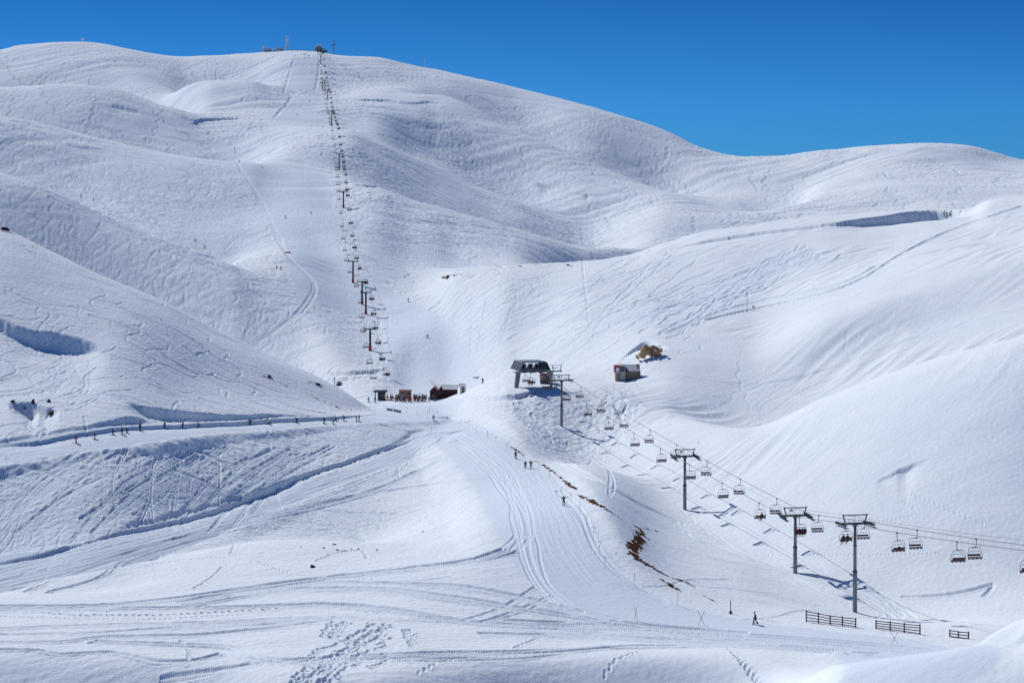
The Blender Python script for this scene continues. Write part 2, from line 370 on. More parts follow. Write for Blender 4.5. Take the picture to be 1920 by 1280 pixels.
for q in range(7):
    trail([(820+q*40, 1165+q*4), (1000+q*45, 1178+q*5), (1200+q*50, 1195+q*4), (1420+q*45, 1200+q*6)], 2, .5, .08)
trail([(1010, 1100), (940, 1140), (860, 1165)], 2, .6, .09); trail([(1040, 1115), (960, 1150), (880, 1170)], 2, .6, .09)
# beside and along the pistes
trail([(820, 800), (880, 830), (950, 890), (975, 960), (985, 1030), (1010, 1090), (1070, 1140), (1150, 1165)], 7, .5, .065, .2, .4)
for q in np.arange(0, 9, .5):
    trail([(800+q*4, 790+q), (860+q*6, 815), (930+q*9, 870), (985+q*10, 950), (1015+q*11, 1030), (1070+q*12, 1100), (1180+q*14, 1148), (1350+q*12, 1180)], 1, .6, .016, .2, .5)
trail([(1045, 918), (1090, 965), (1110, 1010), (1135, 1050), (1180, 1090), (1250, 1130)], 3, .5, .11, .28)
trail([(1060, 940), (1110, 1000), (1150, 1062), (1200, 1105), (1260, 1140)], 2, .5, .05)
trail([(870, 790), (950, 820), (1040, 862), (1120, 900), (1180, 935), (1260, 975), (1300, 1000), (1380, 1035), (1470, 1070), (1600, 1105), (1660, 1135), (1700, 1160)], 4, .8, .10)
trail([(1140, 880), (1146, 905), (1142, 930)], 2, .6, .07)
trail([(1270, 975), (1285, 1000), (1330, 1022), (1420, 1052), (1540, 1085), (1640, 1110), (1690, 1155)], 3, .6, .09)
for q in range(8):
    trail([(1600+q*7, 1090+q*3), (1635+q*8, 1110+q*3), (1660+q*7, 1135+q*2), (1665+q*8, 1160)], 1, .5, .05)
trail([(1690, 1117), (1750, 1115), (1820, 1105), (1865, 1092), (1860, 1102), (1840, 1120)], 2, .5, .12)
foot([(1440, 1040), (1600, 1040), (1760, 1038)], .05, .8, .2)
foot([(1710, 925), (1790, 960), (1850, 985)], .07, .8); foot([(1640, 980), (1720, 960), (1690, 935)], .05, .8)
# snow road 2: ski and cat lines
for q in range(10):
    trail([(-20, 1062+q*5), (200, 1010+q*5), (330, 982+q*4), (450, 943+q*4), (600, 893+q*3), (740, 846+q*2), (812, 810+q)], 1, .5, .05, .25, .3)
trail([(50, 1110), (120, 1080), (200, 1052), (330, 1012), (420, 990), (560, 955), (700, 920), (830, 860)], 4, .6, .13)
trail([(80, 1112), (180, 1085), (240, 1050), (350, 1015), (480, 985)], 3, .6, .12)
for q in range(7):
    trail([(440+q*10, 985-q*9), (560+q*12, 950-q*10), (680+q*10, 905-q*8), (790+q*4, 850-q*3), (835, 818)], 1, .5, .07)
trail([(560, 948), (700, 925), (830, 905), (930, 895)], 1, .5, .08); trail([(640, 880), (760, 860), (860, 862)], 2, .5, .07)
# footprints
foot([(60, 1146), (160, 1153), (280, 1153), (380, 1149), (500, 1142), (600, 1136), (720, 1150)], .22, 1.0, .27)
foot([(-10, 1155), (250, 1160), (450, 1152)], .08, .9)
foot([(420, 1060), (400, 1080), (360, 1105)], .14, .7); foot([(430, 1042), (442, 1022), (410, 985)], .12, .7)
foot([(1130, 1270), (1150, 1240), (1200, 1220)], .12); foot([(1365, 1215), (1400, 1250), (1425, 1285)], .20, .8, .22)
foot([(590, 1052), (640, 1034), (680, 1030), (690, 1050)], .13, .6); foot([(480, 1050), (560, 1078), (700, 1085)], .08, .8)
foot([(780, 1262), (850, 1234), (880, 1232)], .14, .8); foot([(960, 1215), (1000, 1200), (1040, 1185)], .14, .8)
foot([(1420, 1212), (1500, 1214), (1570, 1218)], .14, .8); foot([(340, 1200), (356, 1225), (350, 1245)], .14, .7)
foot([(540, 990), (620, 1005), (700, 1030)], .08, .8); foot([(270, 1060), (330, 1050), (420, 1042)], .06, .8)
for q in range(36):    # the trodden patch
    t = rng.rand(); u0 = 740-150*t+rng.randn()*22; v0_ = 1165+110*t+rng.randn()*6
    foot([(u0, v0_), (u0-20+rng.randn()*12, v0_+14), (u0-45+rng.randn()*20, v0_+32)], .24, .9, .26, .5)
for q in range(9):
    u0 = 640+rng.randn()*16; foot([(u0, 1162+rng.rand()*8), (u0-20, 1180+rng.rand()*8), (u0-25, 1196)], .2, .8, .24, .4)
for q in range(6):
    foot([(770-q*3, 1180), (778-q*2, 1195+q), (774, 1210)], .18, .8, .24, .4)
for q in range(10):    # boot tracks below the upper station
    u0 = 975+rng.randn()*6
    foot([(u0, 752), (u0+6, 775+rng.rand()*6), (u0+35+rng.rand()*20, 810), (u0+90, 840+rng.rand()*12)], .22, 1.1, .35, .8)
# tracks on the right hills
trail([(1920, 385), (1800, 425), (1690, 475), (1620, 520), (1560, 545), (1480, 565), (1400, 582), (1320, 600)], 1, .8, .30, .5, dmin=560)
trail([(1650, 495), (1580, 530), (1520, 545), (1440, 560), (1330, 590), (1250, 625)], 2, .9, .18, .4, dmin=560)
trail([(780, 556), (830, 590), (868, 630), (895, 675), (915, 712)], 2, 1.2, -.0001, .4, dmin=640)
def squiggle(u0, v0_, u1, v1, amp, waves, depth, dmin, lines=1):
    t = np.linspace(0, 1, 40); a = amp*np.sin(t*waves*2*np.pi+rng.rand()*6)*(.5+.5*rng.rand())
    du, dv = u1-u0, v1-v0_; L = math.hypot(du, dv)
    trail([(u0+du*s-dv/L*q, v0_+dv*s+du/L*q*.4) for s, q in zip(t, a)], lines, .6, depth, .35, .1, dmin)
trail([(546, 182), (538, 196), (525, 208), (514, 222)], 2, 1.5, .35, .9, dmin=1400); trail([(590, 172), (597, 140), (599, 112)], 1, 1, .3, 1.0, dmin=1700); trail([(532, 178), (540, 145), (552, 112)], 1, 1, .3, 1.0, dmin=1700)
trail([(438, 300), (470, 345), (500, 400), (540, 480), (590, 540), (560, 585), (480, 640)], 2, 1.2, .16, .6, dmin=700)
for q in range(12):
    a = 60+rng.rand()*120; trail([(a, 330+a*.30+rng.randn()*12), (a+140, 330+(a+140)*.42+rng.randn()*8), (a+330, 345+(a+330)*.36+rng.randn()*8)], 1, 1, .22, .6, .8, 700)
for q in range(26):
    s = rng.rand(); squiggle(1560-60*s+rng.randn()*30, 470+12*s+rng.randn()*10, 1200+rng.randn()*60, 590+rng.rand()*50, 7+6*rng.rand(), 5+5*rng.rand(), .12, 560)
for q in range(14):
    squiggle(1200+rng.randn()*70, 470+rng.rand()*30+rng.randn()*10, 1010+rng.randn()*60, 570+rng.rand()*60, 5, 3+3*rng.rand(), .11, 560)
for q in range(8):
    squiggle(1030+rng.randn()*60, 560+rng.randn()*14, 900+rng.randn()*25, 640+rng.rand()*40, 5, 4, .11, 600)
for q in range(70):     # long cuts across the slope under the traverse
    u0 = 120+rng.rand()*520; v0_ = 835+rng.rand()*40 - (u0-400)*.04; ln_ = 70+rng.rand()*150
    if rng.rand() < .68: p = [(u0, v0_), (u0-ln_*.5, v0_+ln_*(.22+.1*rng.rand())), (u0-ln_, v0_+ln_*(.55+.3*rng.rand()))]
    elif rng.rand() < .5: p = [(u0-200, v0_+10), (u0-200+ln_*.6, v0_+12+ln_*.22), (u0-200+ln_, v0_+16+ln_*.55)]
    else: p = [(u0-60, v0_), (u0-64+rng.randn()*8, v0_+60), (u0-75+rng.randn()*14, v0_+115)]
    trail(p, 2, .5, .09+.10*rng.rand()**2, .22, .06)
# free skiing on all the other slopes: lines that fall with the slope and swing about it
def freetracks(n, ubox, vbox, dmin, dmax, length, depth, width, swing, cross=.0, seed=1, dirs=None):
    r = np.random.RandomState(seed)
    u = r.uniform(*ubox, n); v = r.uniform(*vbox, n)
    pos = []
    for a, b in zip(u, v):
        d = hit(a, b, dmin)
        if dmin <= d <= dmax: pos.append(((a-960)*d/F, d))
    pos = np.array(pos); n = len(pos)
    if n == 0: return
    st = max(.35, np.median(pos[:, 1])*.0011)
    k = int(length/st); ph = r.rand(n)*6.28; wl = r.uniform(12, 40, n); bias = r.randn(n)*cross
    lens = r.uniform(.3, 1, n)*k
    dep = 1.35*depth*r.uniform(.25, 1, n)**1.3
    for q in range(k):
        e = 6.0
        gx = (bil(Zs, pos[:, 0]+e, pos[:, 1])-bil(Zs, pos[:, 0]-e, pos[:, 1])); gy = (bil(Zs, pos[:, 0], pos[:, 1]+e)-bil(Zs, pos[:, 0], pos[:, 1]-e))
        an = np.arctan2(-gy, -gx) + bias + swing*np.sin(q*st/wl*6.28+ph)
        if dirs is not None: an = dirs + bias + swing*np.sin(q*st/wl*6.28+ph)
        pos = pos + np.stack([np.cos(an), np.sin(an)], 1)*st
        m = (q < lens) & (pos[:, 1] > dmin) & (pos[:, 1] < dmax+60)
        if m.any(): stamp(pos[m], dep[m]*(1-.62*bil(groom, pos[m, 0], pos[m, 1])), width)
Zs = Z.copy()
freetracks(230, (-20, 560), (850, 1010), 330, 440, 45, .17, .22, .35, .6, 11)
freetracks(60, (-20, 420), (830, 1000), 330, 440, 60, .20, .25, .15, 1.1, 12)
freetracks(60, (500, 800), (800, 850), 400, 520, 40, .13, .22, .35, .7, 13)
freetracks(110, (-20, 560), (480, 760), 400, 600, 90, .20, .30, .6, .7, 14)
freetracks(420, (-20, 700), (330, 600), 640, 1100, 170, .26, .5, .5, .5, 15)
freetracks(420, (-20, 620), (200, 420), 900, 1500, 220, .30, .7, .5, .5, 16)
freetracks(420, (640, 1480), (220, 480), 950, 1800, 260, .34, .8, .5, .5, 17)
freetracks(420, (0, 1900), (90, 420), 1450, 2200, 300, .42, 1.0, .5, .5, 18)
freetracks(160, (560, 920), (560, 735), 640, 900, 80, .26, .5, .8, .3, 24)
freetracks(260, (380, 700), (230, 540), 900, 1600, 120, .34, .7, .8, .3, 25)
freetracks(70, (500, 610), (105, 230), 1500, 2230, 120, .5, 1., .6, .3, 26)
freetracks(160, (450, 740), (570, 740), 620, 860, 80, .18, .4, .6, .4, 19)
freetracks(140, (860, 1300), (500, 700), 590, 880, 120, .18, .4, .5, .4, 20)
freetracks(60, (1250, 1900), (420, 800), 440, 900, 60, .07, .5, .3, .4, 21)
freetracks(40, (850, 1450), (860, 1170), 290, 420, 50, .10, .25, .3, .4, 22)
freetracks(90, (1000, 1180), (740, 860), 430, 560, 25, .14, .3, .6, .8, 23)
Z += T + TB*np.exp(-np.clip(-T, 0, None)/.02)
del Zs

# ---------------------------------------------------------------- bare earth showing through the snow
dirt = np.zeros_like(Z)
def bare(pts, dmin=0):
    global dirt
    pts = sorted(pts, key=lambda p: p[3]) if len(pts[0]) > 3 else pts
    P3 = [(p[0], p[1]) for p in pts]
    w = poly_world(P3, .6, dmin); r = np.interp(np.linspace(0, 1, len(w)), np.linspace(0, 1, len(pts)), [p[2] for p in pts])
    m = max(r)*2.4+1
    r = r*.53
    sel = np.where((X > w[:, 0].min()-m) & (X < w[:, 0].max()+m) & (DD > w[:, 1].min()-m*2) & (DD < w[:, 1].max()+m*2))
    xs, ys = X[sel], DD[sel]; f = np.zeros(len(xs))
    for k in range(len(w)):
        d = np.hypot(xs-w[k, 0], (ys-w[k, 1])*.75); f = np.maximum(f, 1-d/(r[k]*1.7))
    f = np.where(f > .02, 0, -.35) + f + .55*perlin(xs/1.3, ys/2.2, 41) + .45*perlin(xs/.45, ys/.9, 42) + .45*perlin(xs/3, ys/2.2, 43)
    g = sstep(.42, .52, f); dirt[sel] = np.maximum(dirt[sel], g)
    Z[sel] += g*.10*perlin(xs/.5, ys/.7, 44)
bare([(950, 832, .25), (975, 848, .6), (985, 856, .3)])
bare([(1000, 862, .25), (1030, 878, .8), (1045, 890, .5), (1052, 895, .4), (1062, 905, .9), (1085, 920, .4)])
bare([(1080, 925, .3), (1100, 935, .9), (1125, 948, 1.1), (1150, 962, 1.1), (1168, 975, .5)])
bare([(1188, 986, .5), (1205, 992, 1.2), (1202, 1006, 1.9), (1190, 1022, 2.0), (1188, 1040, 1.9), (1205, 1052, 1.6), (1225, 1064, 1.8), (1252, 1080, 1.6), (1285, 1090, .9), (1305, 1102, .4)])
bare([(1205, 990, .4), (1235, 996, .5), (1250, 1003, .2)]); bare([(1240, 1086, .7), (1260, 1098, 1.0), (1280, 1110, .3)])
bare([(1318, 1115, .3), (1330, 1122, .5), (1345, 1130, .2)]); bare([(1425, 1160, .3), (1445, 1163, .5), (1460, 1166, .2)])
for (a, b, r) in [(835, 519, 1.6), (850, 515, .8), (862, 513, .6), (935, 499, .8), (960, 500, .5), (975, 498, .7), (1005, 496, .7), (1066, 497, 1.2), (600, 722, .7), (595, 718, .6), (585, 716, .5),
                  (6, 430, 2.6), (12, 434, 2.0), (500, 706, 1), (506, 709, .7), (735, 1030, .3), (1130, 452, .4)]:
    bare([(a-6, b, r*.6), (a, b+1, r), (a+7, b+2, r*.6)])
for q in range(26):
    a = 480+rng.rand()*170; bare([(a, 28+a*.98*1.0 if False else 700+(a-480)*.42-rng.rand()*4, .3), (a+4, 702+(a-480)*.42, .35)])
for q in range(22):
    a = 270+rng.rand()*160; b = 590+(a-270)*.48+rng.rand()*22; bare([(a, b, .25), (a+3, b+2, .35)])
for q in range(16):
    a = 20+rng.rand()*70; b = 440+(a-20)*.5+rng.rand()*14; bare([(a, b, .3), (a+3, b+2, .4)])
for q in range(14):
    a = 1560+rng.rand()*250; bare([(a, 396, .5), (a+5, 396, .6)], 850)

# ---------------------------------------------------------------- mesh
def grid_mesh(name):
    me = bpy.data.meshes.new(name)
    n = NU*ND
    co = np.empty((n, 3), np.float32); co[:, 0] = X.ravel(); co[:, 1] = DD.ravel(); co[:, 2] = Z.ravel()
    a = (np.arange(NU-1)[:, None]*ND + np.arange(ND-1)[None, :]).ravel()
    quad = np.stack([a, a+ND, a+ND+1, a+1], 1).astype(np.int32)
    nf = len(quad)
    me.vertices.add(n); me.vertices.foreach_set('co', co.ravel())
    me.loops.add(nf*4); me.loops.foreach_set('vertex_index', quad.ravel())
    me.polygons.add(nf); me.polygons.foreach_set('loop_start', np.arange(0, nf*4, 4, dtype=np.int32))
    me.polygons.foreach_set('use_smooth', np.ones(nf, bool))
    me.update(calc_edges=True)
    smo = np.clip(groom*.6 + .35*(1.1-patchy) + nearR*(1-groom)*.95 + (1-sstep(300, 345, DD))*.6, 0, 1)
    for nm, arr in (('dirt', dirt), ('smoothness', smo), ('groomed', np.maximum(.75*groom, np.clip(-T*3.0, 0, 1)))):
        at_ = me.attributes.new(nm, 'FLOAT', 'POINT'); at_.data.foreach_set('value', arr.ravel().astype(np.float32))
    return me
# ---------------------------------------------------------------- materials
def new_mat(name):
    m = bpy.data.materials.new(name); m.use_nodes = True
    nt = m.node_tree; b = nt.nodes['Principled BSDF']; return m, nt, b
def N(nt, t, **kw):
    n = nt.nodes.new(t)
    for k, v in kw.items():
        if k in n.inputs: n.inputs[k].default_value = v
        else: setattr(n, k, v)
    return n
def snow_mat():
    m, nt, b = new_mat("snow"); L = nt.links.new
    geo = N(nt, 'ShaderNodeNewGeometry')
    at1 = N(nt, 'ShaderNodeAttribute', attribute_name='dirt'); at2 = N(nt, 'ShaderNodeAttribute', attribute_name='smoothness')
    n1 = N(nt, 'ShaderNodeTexNoise', Scale=.9, Detail=5.0, Roughness=.6); L(geo.outputs['Position'], n1.inputs['Vector'])
    n2 = N(nt, 'ShaderNodeTexNoise', Scale=.035, Detail=4.0, Roughness=.55); L(geo.outputs['Position'], n2.inputs['Vector'])
    n3 = N(nt, 'ShaderNodeTexNoise', Scale=3.0, Detail=6.0, Roughness=.65); L(geo.outputs['Position'], n3.inputs['Vector'])
    # albedo: clean snow, a touch greyer in patches; earth where it shows through
    cr = N(nt, 'ShaderNodeMix', data_type='RGBA'); cr.inputs['A'].default_value = (.765, .815, .85, 1); cr.inputs['B'].default_value = (.84, .875, .89, 1)
    L(n2.outputs['Fac'], cr.inputs['Factor'])
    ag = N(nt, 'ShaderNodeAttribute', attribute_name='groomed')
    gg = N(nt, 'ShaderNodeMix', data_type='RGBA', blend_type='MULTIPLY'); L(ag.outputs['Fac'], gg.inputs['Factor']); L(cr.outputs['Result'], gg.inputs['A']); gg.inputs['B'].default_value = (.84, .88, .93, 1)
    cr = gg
    er = N(nt, 'ShaderNodeValToRGB'); L(n3.outputs['Fac'], er.inputs['Fac'])
    er.color_ramp.elements[0].position = .35; er.color_ramp.elements[0].color = (.025, .013, .008, 1)
    er.color_ramp.elements[1].position = .7; er.color_ramp.elements[1].color = (.16, .085, .045, 1)
    mx = N(nt, 'ShaderNodeMix', data_type='RGBA'); L(at1.outputs['Fac'], mx.inputs['Factor']); L(cr.outputs['Result'], mx.inputs['A']); L(er.outputs['Color'], mx.inputs['B'])
    L(mx.outputs['Result'], b.inputs['Base Color'])
    b.inputs['Roughness'].default_value = .75; b.inputs['Specular IOR Level'].default_value = 0
    inv = N(nt, 'ShaderNodeMapRange'); L(at2.outputs['Fac'], inv.inputs['Value']); inv.inputs['To Min'].default_value = .62; inv.inputs['To Max'].default_value = .22
    ad = N(nt, 'ShaderNodeMath', operation='MULTIPLY_ADD'); L(n3.outputs['Fac'], ad.inputs[0]); ad.inputs[1].default_value = .35; L(n1.outputs['Fac'], ad.inputs[2])
    n5 = N(nt, 'ShaderNodeTexNoise', Scale=.28, Detail=3.0, Roughness=.65); L(geo.outputs['Position'], n5.inputs['Vector'])
    ad2 = N(nt, 'ShaderNodeMath', operation='MULTIPLY_ADD'); L(n5.outputs['Fac'], ad2.inputs[0]); ad2.inputs[1].default_value = .9; L(ad.outputs['Value'], ad2.inputs[2]); ad = ad2
    bp = N(nt, 'ShaderNodeBump', Distance=.45); L(inv.outputs['Result'], bp.inputs['Strength']); L(ad.outputs['Value'], bp.inputs['Height'])
    L(bp.outputs['Normal'], b.inputs['Normal'])
    return m
MSNOW = snow_mat()
def simple(name, col, rough=.6, metal=0.0, var=.25, scale=2.0, bump=0.0, spec=.4):
    m, nt, b = new_mat(name); L = nt.links.new
    tc = N(nt, 'ShaderNodeTexCoord'); n = N(nt, 'ShaderNodeTexNoise', Scale=scale, Detail=4.0); L(tc.outputs['Object'], n.inputs['Vector'])
    mx = N(nt, 'ShaderNodeMix', data_type='RGBA'); L(n.outputs['Fac'], mx.inputs['Factor'])
    mx.inputs['A'].default_value = (*[c*(1-var) for c in col], 1); mx.inputs['B'].default_value = (*[min(1, c*(1+var)) for c in col], 1)
    L(mx.outputs['Result'], b.inputs['Base Color']); b.inputs['Roughness'].default_value = rough; b.inputs['Metallic'].default_value = metal
    b.inputs['Specular IOR Level'].default_value = spec
    if bump:
        bp = N(nt, 'ShaderNodeBump', Strength=bump, Distance=.1); L(n.outputs['Fac'], bp.inputs['Height']); L(bp.outputs['Normal'], b.inputs['Normal'])
    return m
gm = grid_mesh("snow_terrain"); gm.materials.append(MSNOW)
terrain = bpy.data.objects.new("snow_slopes", gm); C.objects.link(terrain); terrain['kind'] = 'structure'

# ---------------------------------------------------------------- camera
cam = bpy.data.cameras.new("camera"); co = bpy.data.objects.new("camera", cam); C.objects.link(co)
co.location = (0, 0, 0); co.rotation_euler = (math.radians(90), 0, 0)
cam.lens = 36.0*F/1920.0; cam.sensor_width = 36; cam.sensor_fit = 'HORIZONTAL'
cam.shift_y = -(640-HZ)/1920.0; cam.clip_start = 1; cam.clip_end = 60000
scn.camera = co
# ---------------------------------------------------------------- light
SUN = Vector((-.86, 1.08, 1.18)).normalized()
el = math.asin(SUN.z); az = math.atan2(SUN.x, SUN.y)     # az from +Y towards +X
sl = bpy.data.lights.new("sun", 'SUN'); so = bpy.data.objects.new("sun", sl); C.objects.link(so)
so.rotation_euler = (-SUN).to_track_quat('-Z', 'Y').to_euler()
sl.energy = 3.6; sl.angle = math.radians(.53); sl.color = (.985, .985, .945)
w = bpy.data.worlds.new("World"); scn.world = w; w.use_nodes = True
nt = w.node_tree; bg = nt.nodes['Background']
sky = nt.nodes.new('ShaderNodeTexSky'); sky.sky_type = 'NISHITA'; sky.sun_disc = False
sky.sun_elevation = el; sky.sun_rotation = az
sky.altitude = 2300; sky.air_density = 1.0; sky.dust_density = 0.0; sky.ozone_density = 4.0
# the deep blue of thin mountain air: the low haze band of the model is toned to blue
hs = nt.nodes.new('ShaderNodeMix'); hs.data_type = 'RGBA'; hs.blend_type = 'MULTIPLY'; hs.inputs['Factor'].default_value = 1
tc = nt.nodes.new('ShaderNodeTexCoord'); sp = nt.nodes.new('ShaderNodeSeparateXYZ'); nt.links.new(tc.outputs['Generated'], sp.inputs[0])
rp = nt.nodes.new('ShaderNodeValToRGB'); nt.links.new(sp.outputs['Z'], rp.inputs['Fac'])
rp.color_ramp.elements[0].position = 0.0; rp.color_ramp.elements[0].color = (.105, .40, .80, 1)
e = rp.color_ramp.elements.new(.06); e.color = (.105, .43, .84, 1)
e = rp.color_ramp.elements.new(.12); e.color = (.055, .30, .63, 1)
rp.color_ramp.elements[-1].position = .45; rp.color_ramp.elements[-1].color = (.25, .53, .93, 1)
nt.links.new(sky.outputs[0], hs.inputs['A']); nt.links.new(rp.outputs['Color'], hs.inputs['B'])
nt.links.new(hs.outputs['Result'], bg.inputs['Color']); bg.inputs['Strength'].default_value = .09
scn.view_settings.view_transform = 'Standard'; scn.view_settings.look = 'None'; scn.view_settings.exposure = 0; scn.view_settings.gamma = 1
scn.render.engine = 'CYCLES'; scn.cycles.max_bounces = 4; scn.cycles.diffuse_bounces = 3; scn.cycles.use_denoising = False; scn.cycles.denoising_input_passes = 'RGB_ALBEDO_NORMAL'; scn.cycles.denoising_prefilter = 'ACCURATE'
# ================================================================= objects
def mat_objcol(name, rough=.7):
    m, nt, b = new_mat(name); L = nt.links.new
    oi = N(nt, 'ShaderNodeObjectInfo'); tc = N(nt, 'ShaderNodeTexCoord'); n = N(nt, 'ShaderNodeTexNoise', Scale=9.0, Detail=3.0); L(tc.outputs['Object'], n.inputs['Vector'])
    mr = N(nt, 'ShaderNodeMapRange'); L(n.outputs['Fac'], mr.inputs['Value']); mr.inputs['To Min'].default_value = .65; mr.inputs['To Max'].default_value = 1.3
    mx = N(nt, 'ShaderNodeVectorMath', operation='SCALE'); L(oi.outputs['Color'], mx.inputs[0]); L(mr.outputs['Result'], mx.inputs['Scale'])
    L(mx.outputs['Vector'], b.inputs['Base Color']); b.inputs['Roughness'].default_value = rough; b.inputs['Specular IOR Level'].default_value = .2
    return m
M = dict(
 steel=simple("galvanised_steel", (.20, .225, .25), .5, .35, .2, 1.2),
 darksteel=simple("dark_steel", (.055, .065, .085), .5, .2, .3, 2),
 black=simple("black_rubber", (.018, .018, .022), .6, 0, .3, 4),
 seat=simple("seat_cushion_oxblood", (.055, .012, .016), .6, 0, .25, 5),
 cable=simple("steel_cable", (.07, .075, .085), .5, .3, .2, 3),
 red=simple("red_padding", (.55, .05, .04), .7, 0, .2, 3),
 redpaint=simple("red_paint", (.38, .035, .04), .5, 0, .25, 3),
 wood=simple("weathered_wood", (.11, .052, .034), .8, 0, .45, 6, .3),
 darkwood=simple("dark_brown_boards", (.06, .022, .018), .8, 0, .4, 5, .3),
 stone=simple("rubble_stone_wall", (.29, .225, .15), .9, 0, .6, 2.6, .8),
 plaster=simple("grey_plaster", (.50, .50, .47), .85, 0, .15, 2),
 beige=simple("beige_wall", (.42, .36, .27), .85, 0, .3, 3),
 snowcap=simple("snow_cap", (.82, .86, .92), .8, 0, .03, 1.2, .4, .1),
 glass=simple("dark_glass", (.02, .03, .04), .15, 0, .3, 1, 0, .6),
 bamboo=simple("bamboo_pole", (.38, .27, .17), .7, 0, .3, 6),
 greypole=simple("grey_pole", (.30, .30, .31), .6, 0, .2, 6),
 orange=simple("orange_pole", (.75, .16, .07), .6, 0, .2, 6),
 net=simple("pink_net", (.70, .26, .24), .8, 0, .2, 6),
 rime=simple("rime_ice", (.66, .70, .76), .9, 0, .18, .5, .6),
 rimedark=simple("rimed_dark_cladding", (.10, .11, .12), .8, 0, .8, .6, .5),
 rock=simple("dark_rock", (.055, .032, .026), .9, 0, .6, 1.4, 1.0),
 ochre=simple("ochre_rock", (.48, .31, .16), .95, 0, .55, .9, 1.0),
 skin=simple("skin", (.52, .32, .23), .6, 0, .1, 4),
 white=simple("white_paint", (.78, .78, .78), .5, 0, .05, 2),
 banner=simple("blue_grey_sheet", (.10, .17, .28), .8, 0, .2, 2),
 teal=simple("teal_sheet", (.08, .22, .24), .6, 0, .2, 3),
 cloth=mat_objcol("ski_clothing"), hard=mat_objcol("glossy_shell", .35),
)
class MB:
    def __init__(s): s.bm = bmesh.new()
    def box(s, c, sz, rot=None, taper=None):
        r = bmesh.ops.create_cube(s.bm, size=1)['verts']
        for v in r:
            k = 1.0
            if taper is not None and v.co.z > 0: k = taper
            v.co = Vector((v.co.x*sz[0]*k, v.co.y*sz[1]*k, v.co.z*sz[2]))
            if rot is not None: v.co = rot @ v.co
            v.co += Vector(c)
        return s
    def tube(s, pts, r, n=6, cap=True):
        pts = [Vector(p) for p in pts]; rs = r if hasattr(r, '__len__') else [r]*len(pts)
        rings = []
        for i, p in enumerate(pts):
            d = (pts[min(i+1, len(pts)-1)]-pts[max(i-1, 0)]).normalized()
            a = d.cross(Vector((0, 0, 1)) if abs(d.z) < .95 else Vector((1, 0, 0))).normalized(); b = d.cross(a)
            rings.append([s.bm.verts.new(p+(a*math.cos(t*2*math.pi/n)+b*math.sin(t*2*math.pi/n))*rs[i]) for t in range(n)])
        for q in range(len(rings)-1):
            for t in range(n):
                s.bm.faces.new([rings[q][t], rings[q][(t+1) % n], rings[q+1][(t+1) % n], rings[q+1][t]])
        if cap: s.bm.faces.new(rings[0][::-1]); s.bm.faces.new(rings[-1])
        return s
    def prism(s, poly, y0, y1, axis='y'):
        """polygon (x,z) extruded along y"""
        f = (lambda p, y: (p[0], y, p[1])) if axis == 'y' else (lambda p, y: (y, p[0], p[1]))
        a = [s.bm.verts.new(f(p, y0)) for p in poly]; b = [s.bm.verts.new(f(p, y1)) for p in poly]; n = len(poly)
        s.bm.faces.new(a); s.bm.faces.new(b[::-1])
        for t in range(n): s.bm.faces.new([a[t], b[t], b[(t+1) % n], a[(t+1) % n]])
        return s
    def quad(s, *p):
        s.bm.faces.new([s.bm.verts.new(q) for q in p]); return s
    def mesh(s, name, mat, smooth=False, bevel=0):
        if bevel: bmesh.ops.bevel(s.bm, geom=list(s.bm.edges), offset=bevel, segments=1, affect='EDGES')
        bmesh.ops.recalc_face_normals(s.bm, faces=s.bm.faces)
        me = bpy.data.meshes.new(name); s.bm.to_mesh(me); s.bm.free(); me.materials.append(mat)
        if smooth: me.polygons.foreach_set('use_smooth', [True]*len(me.polygons))
        return me
def obj(name, me, parent=None, loc=None):
    o = bpy.data.objects.new(name, me); C.objects.link(o)
    if parent is not None: o.parent = parent
    if loc is not None: o.location = loc
    return o
def part(name, mb, mat, parent, **k): return obj(name, mb.mesh(name, mat, **k), parent)
def tag(o, label, cat, group=None):
    o['label'] = label; o['category'] = cat
    if group: o['group'] = group
    return o
def thing(name, label, cat, loc=(0, 0, 0), rz=0, group=None):
    o = bpy.data.objects.new(name, None); C.objects.link(o); o.location = loc; o.rotation_euler = (0, 0, rz)
    o.empty_display_size = .3
    return tag(o, label, cat, group)
KIDS = {}
def kids(o): return [c for c in C.objects if c.parent is o]
def proto_kids(o):
    if o.name not in KIDS: KIDS[o.name] = [(c, [(g, []) for g in kids(c)]) for c in kids(o)]
    return KIDS[o.name]
def dup(root, loc, rz, label, group=None, scale=1.0, colors=None):
    """copy of a thing with copies of its parts and sub-parts"""
    r = root.copy(); C.objects.link(r); r.location = loc; r.rotation_euler = (0, 0, rz); r['label'] = label
    if group: r['group'] = group
    r.scale = (scale,)*3
    for c, gs in proto_kids(root):
        d = c.copy(); C.objects.link(d); d.parent = r
        if colors:
            base = c.name.split('.')[0]
            if base in colors: d.color = (*colors[base], 1)
        for g, _ in gs:
            e = g.copy(); C.objects.link(e); e.parent = d
    return r
R = math.radians
random.seed(7)
used = set()
def first_or_dup(proto, loc, rz, label, group, scale=1.0, colors=None):
    if proto.name not in used:
        used.add(proto.name); proto_kids(proto)
        proto.location = loc; proto.rotation_euler = (0, 0, rz); proto['label'] = label; proto.scale = (scale,)*3
        if group: proto['group'] = group
        if colors:
            for c, _ in proto_kids(proto):
                b = c.name.split('.')[0]
                if b in colors: c.color = (*colors[b], 1)
        return proto
    return dup(proto, loc, rz, label, group, scale, colors)

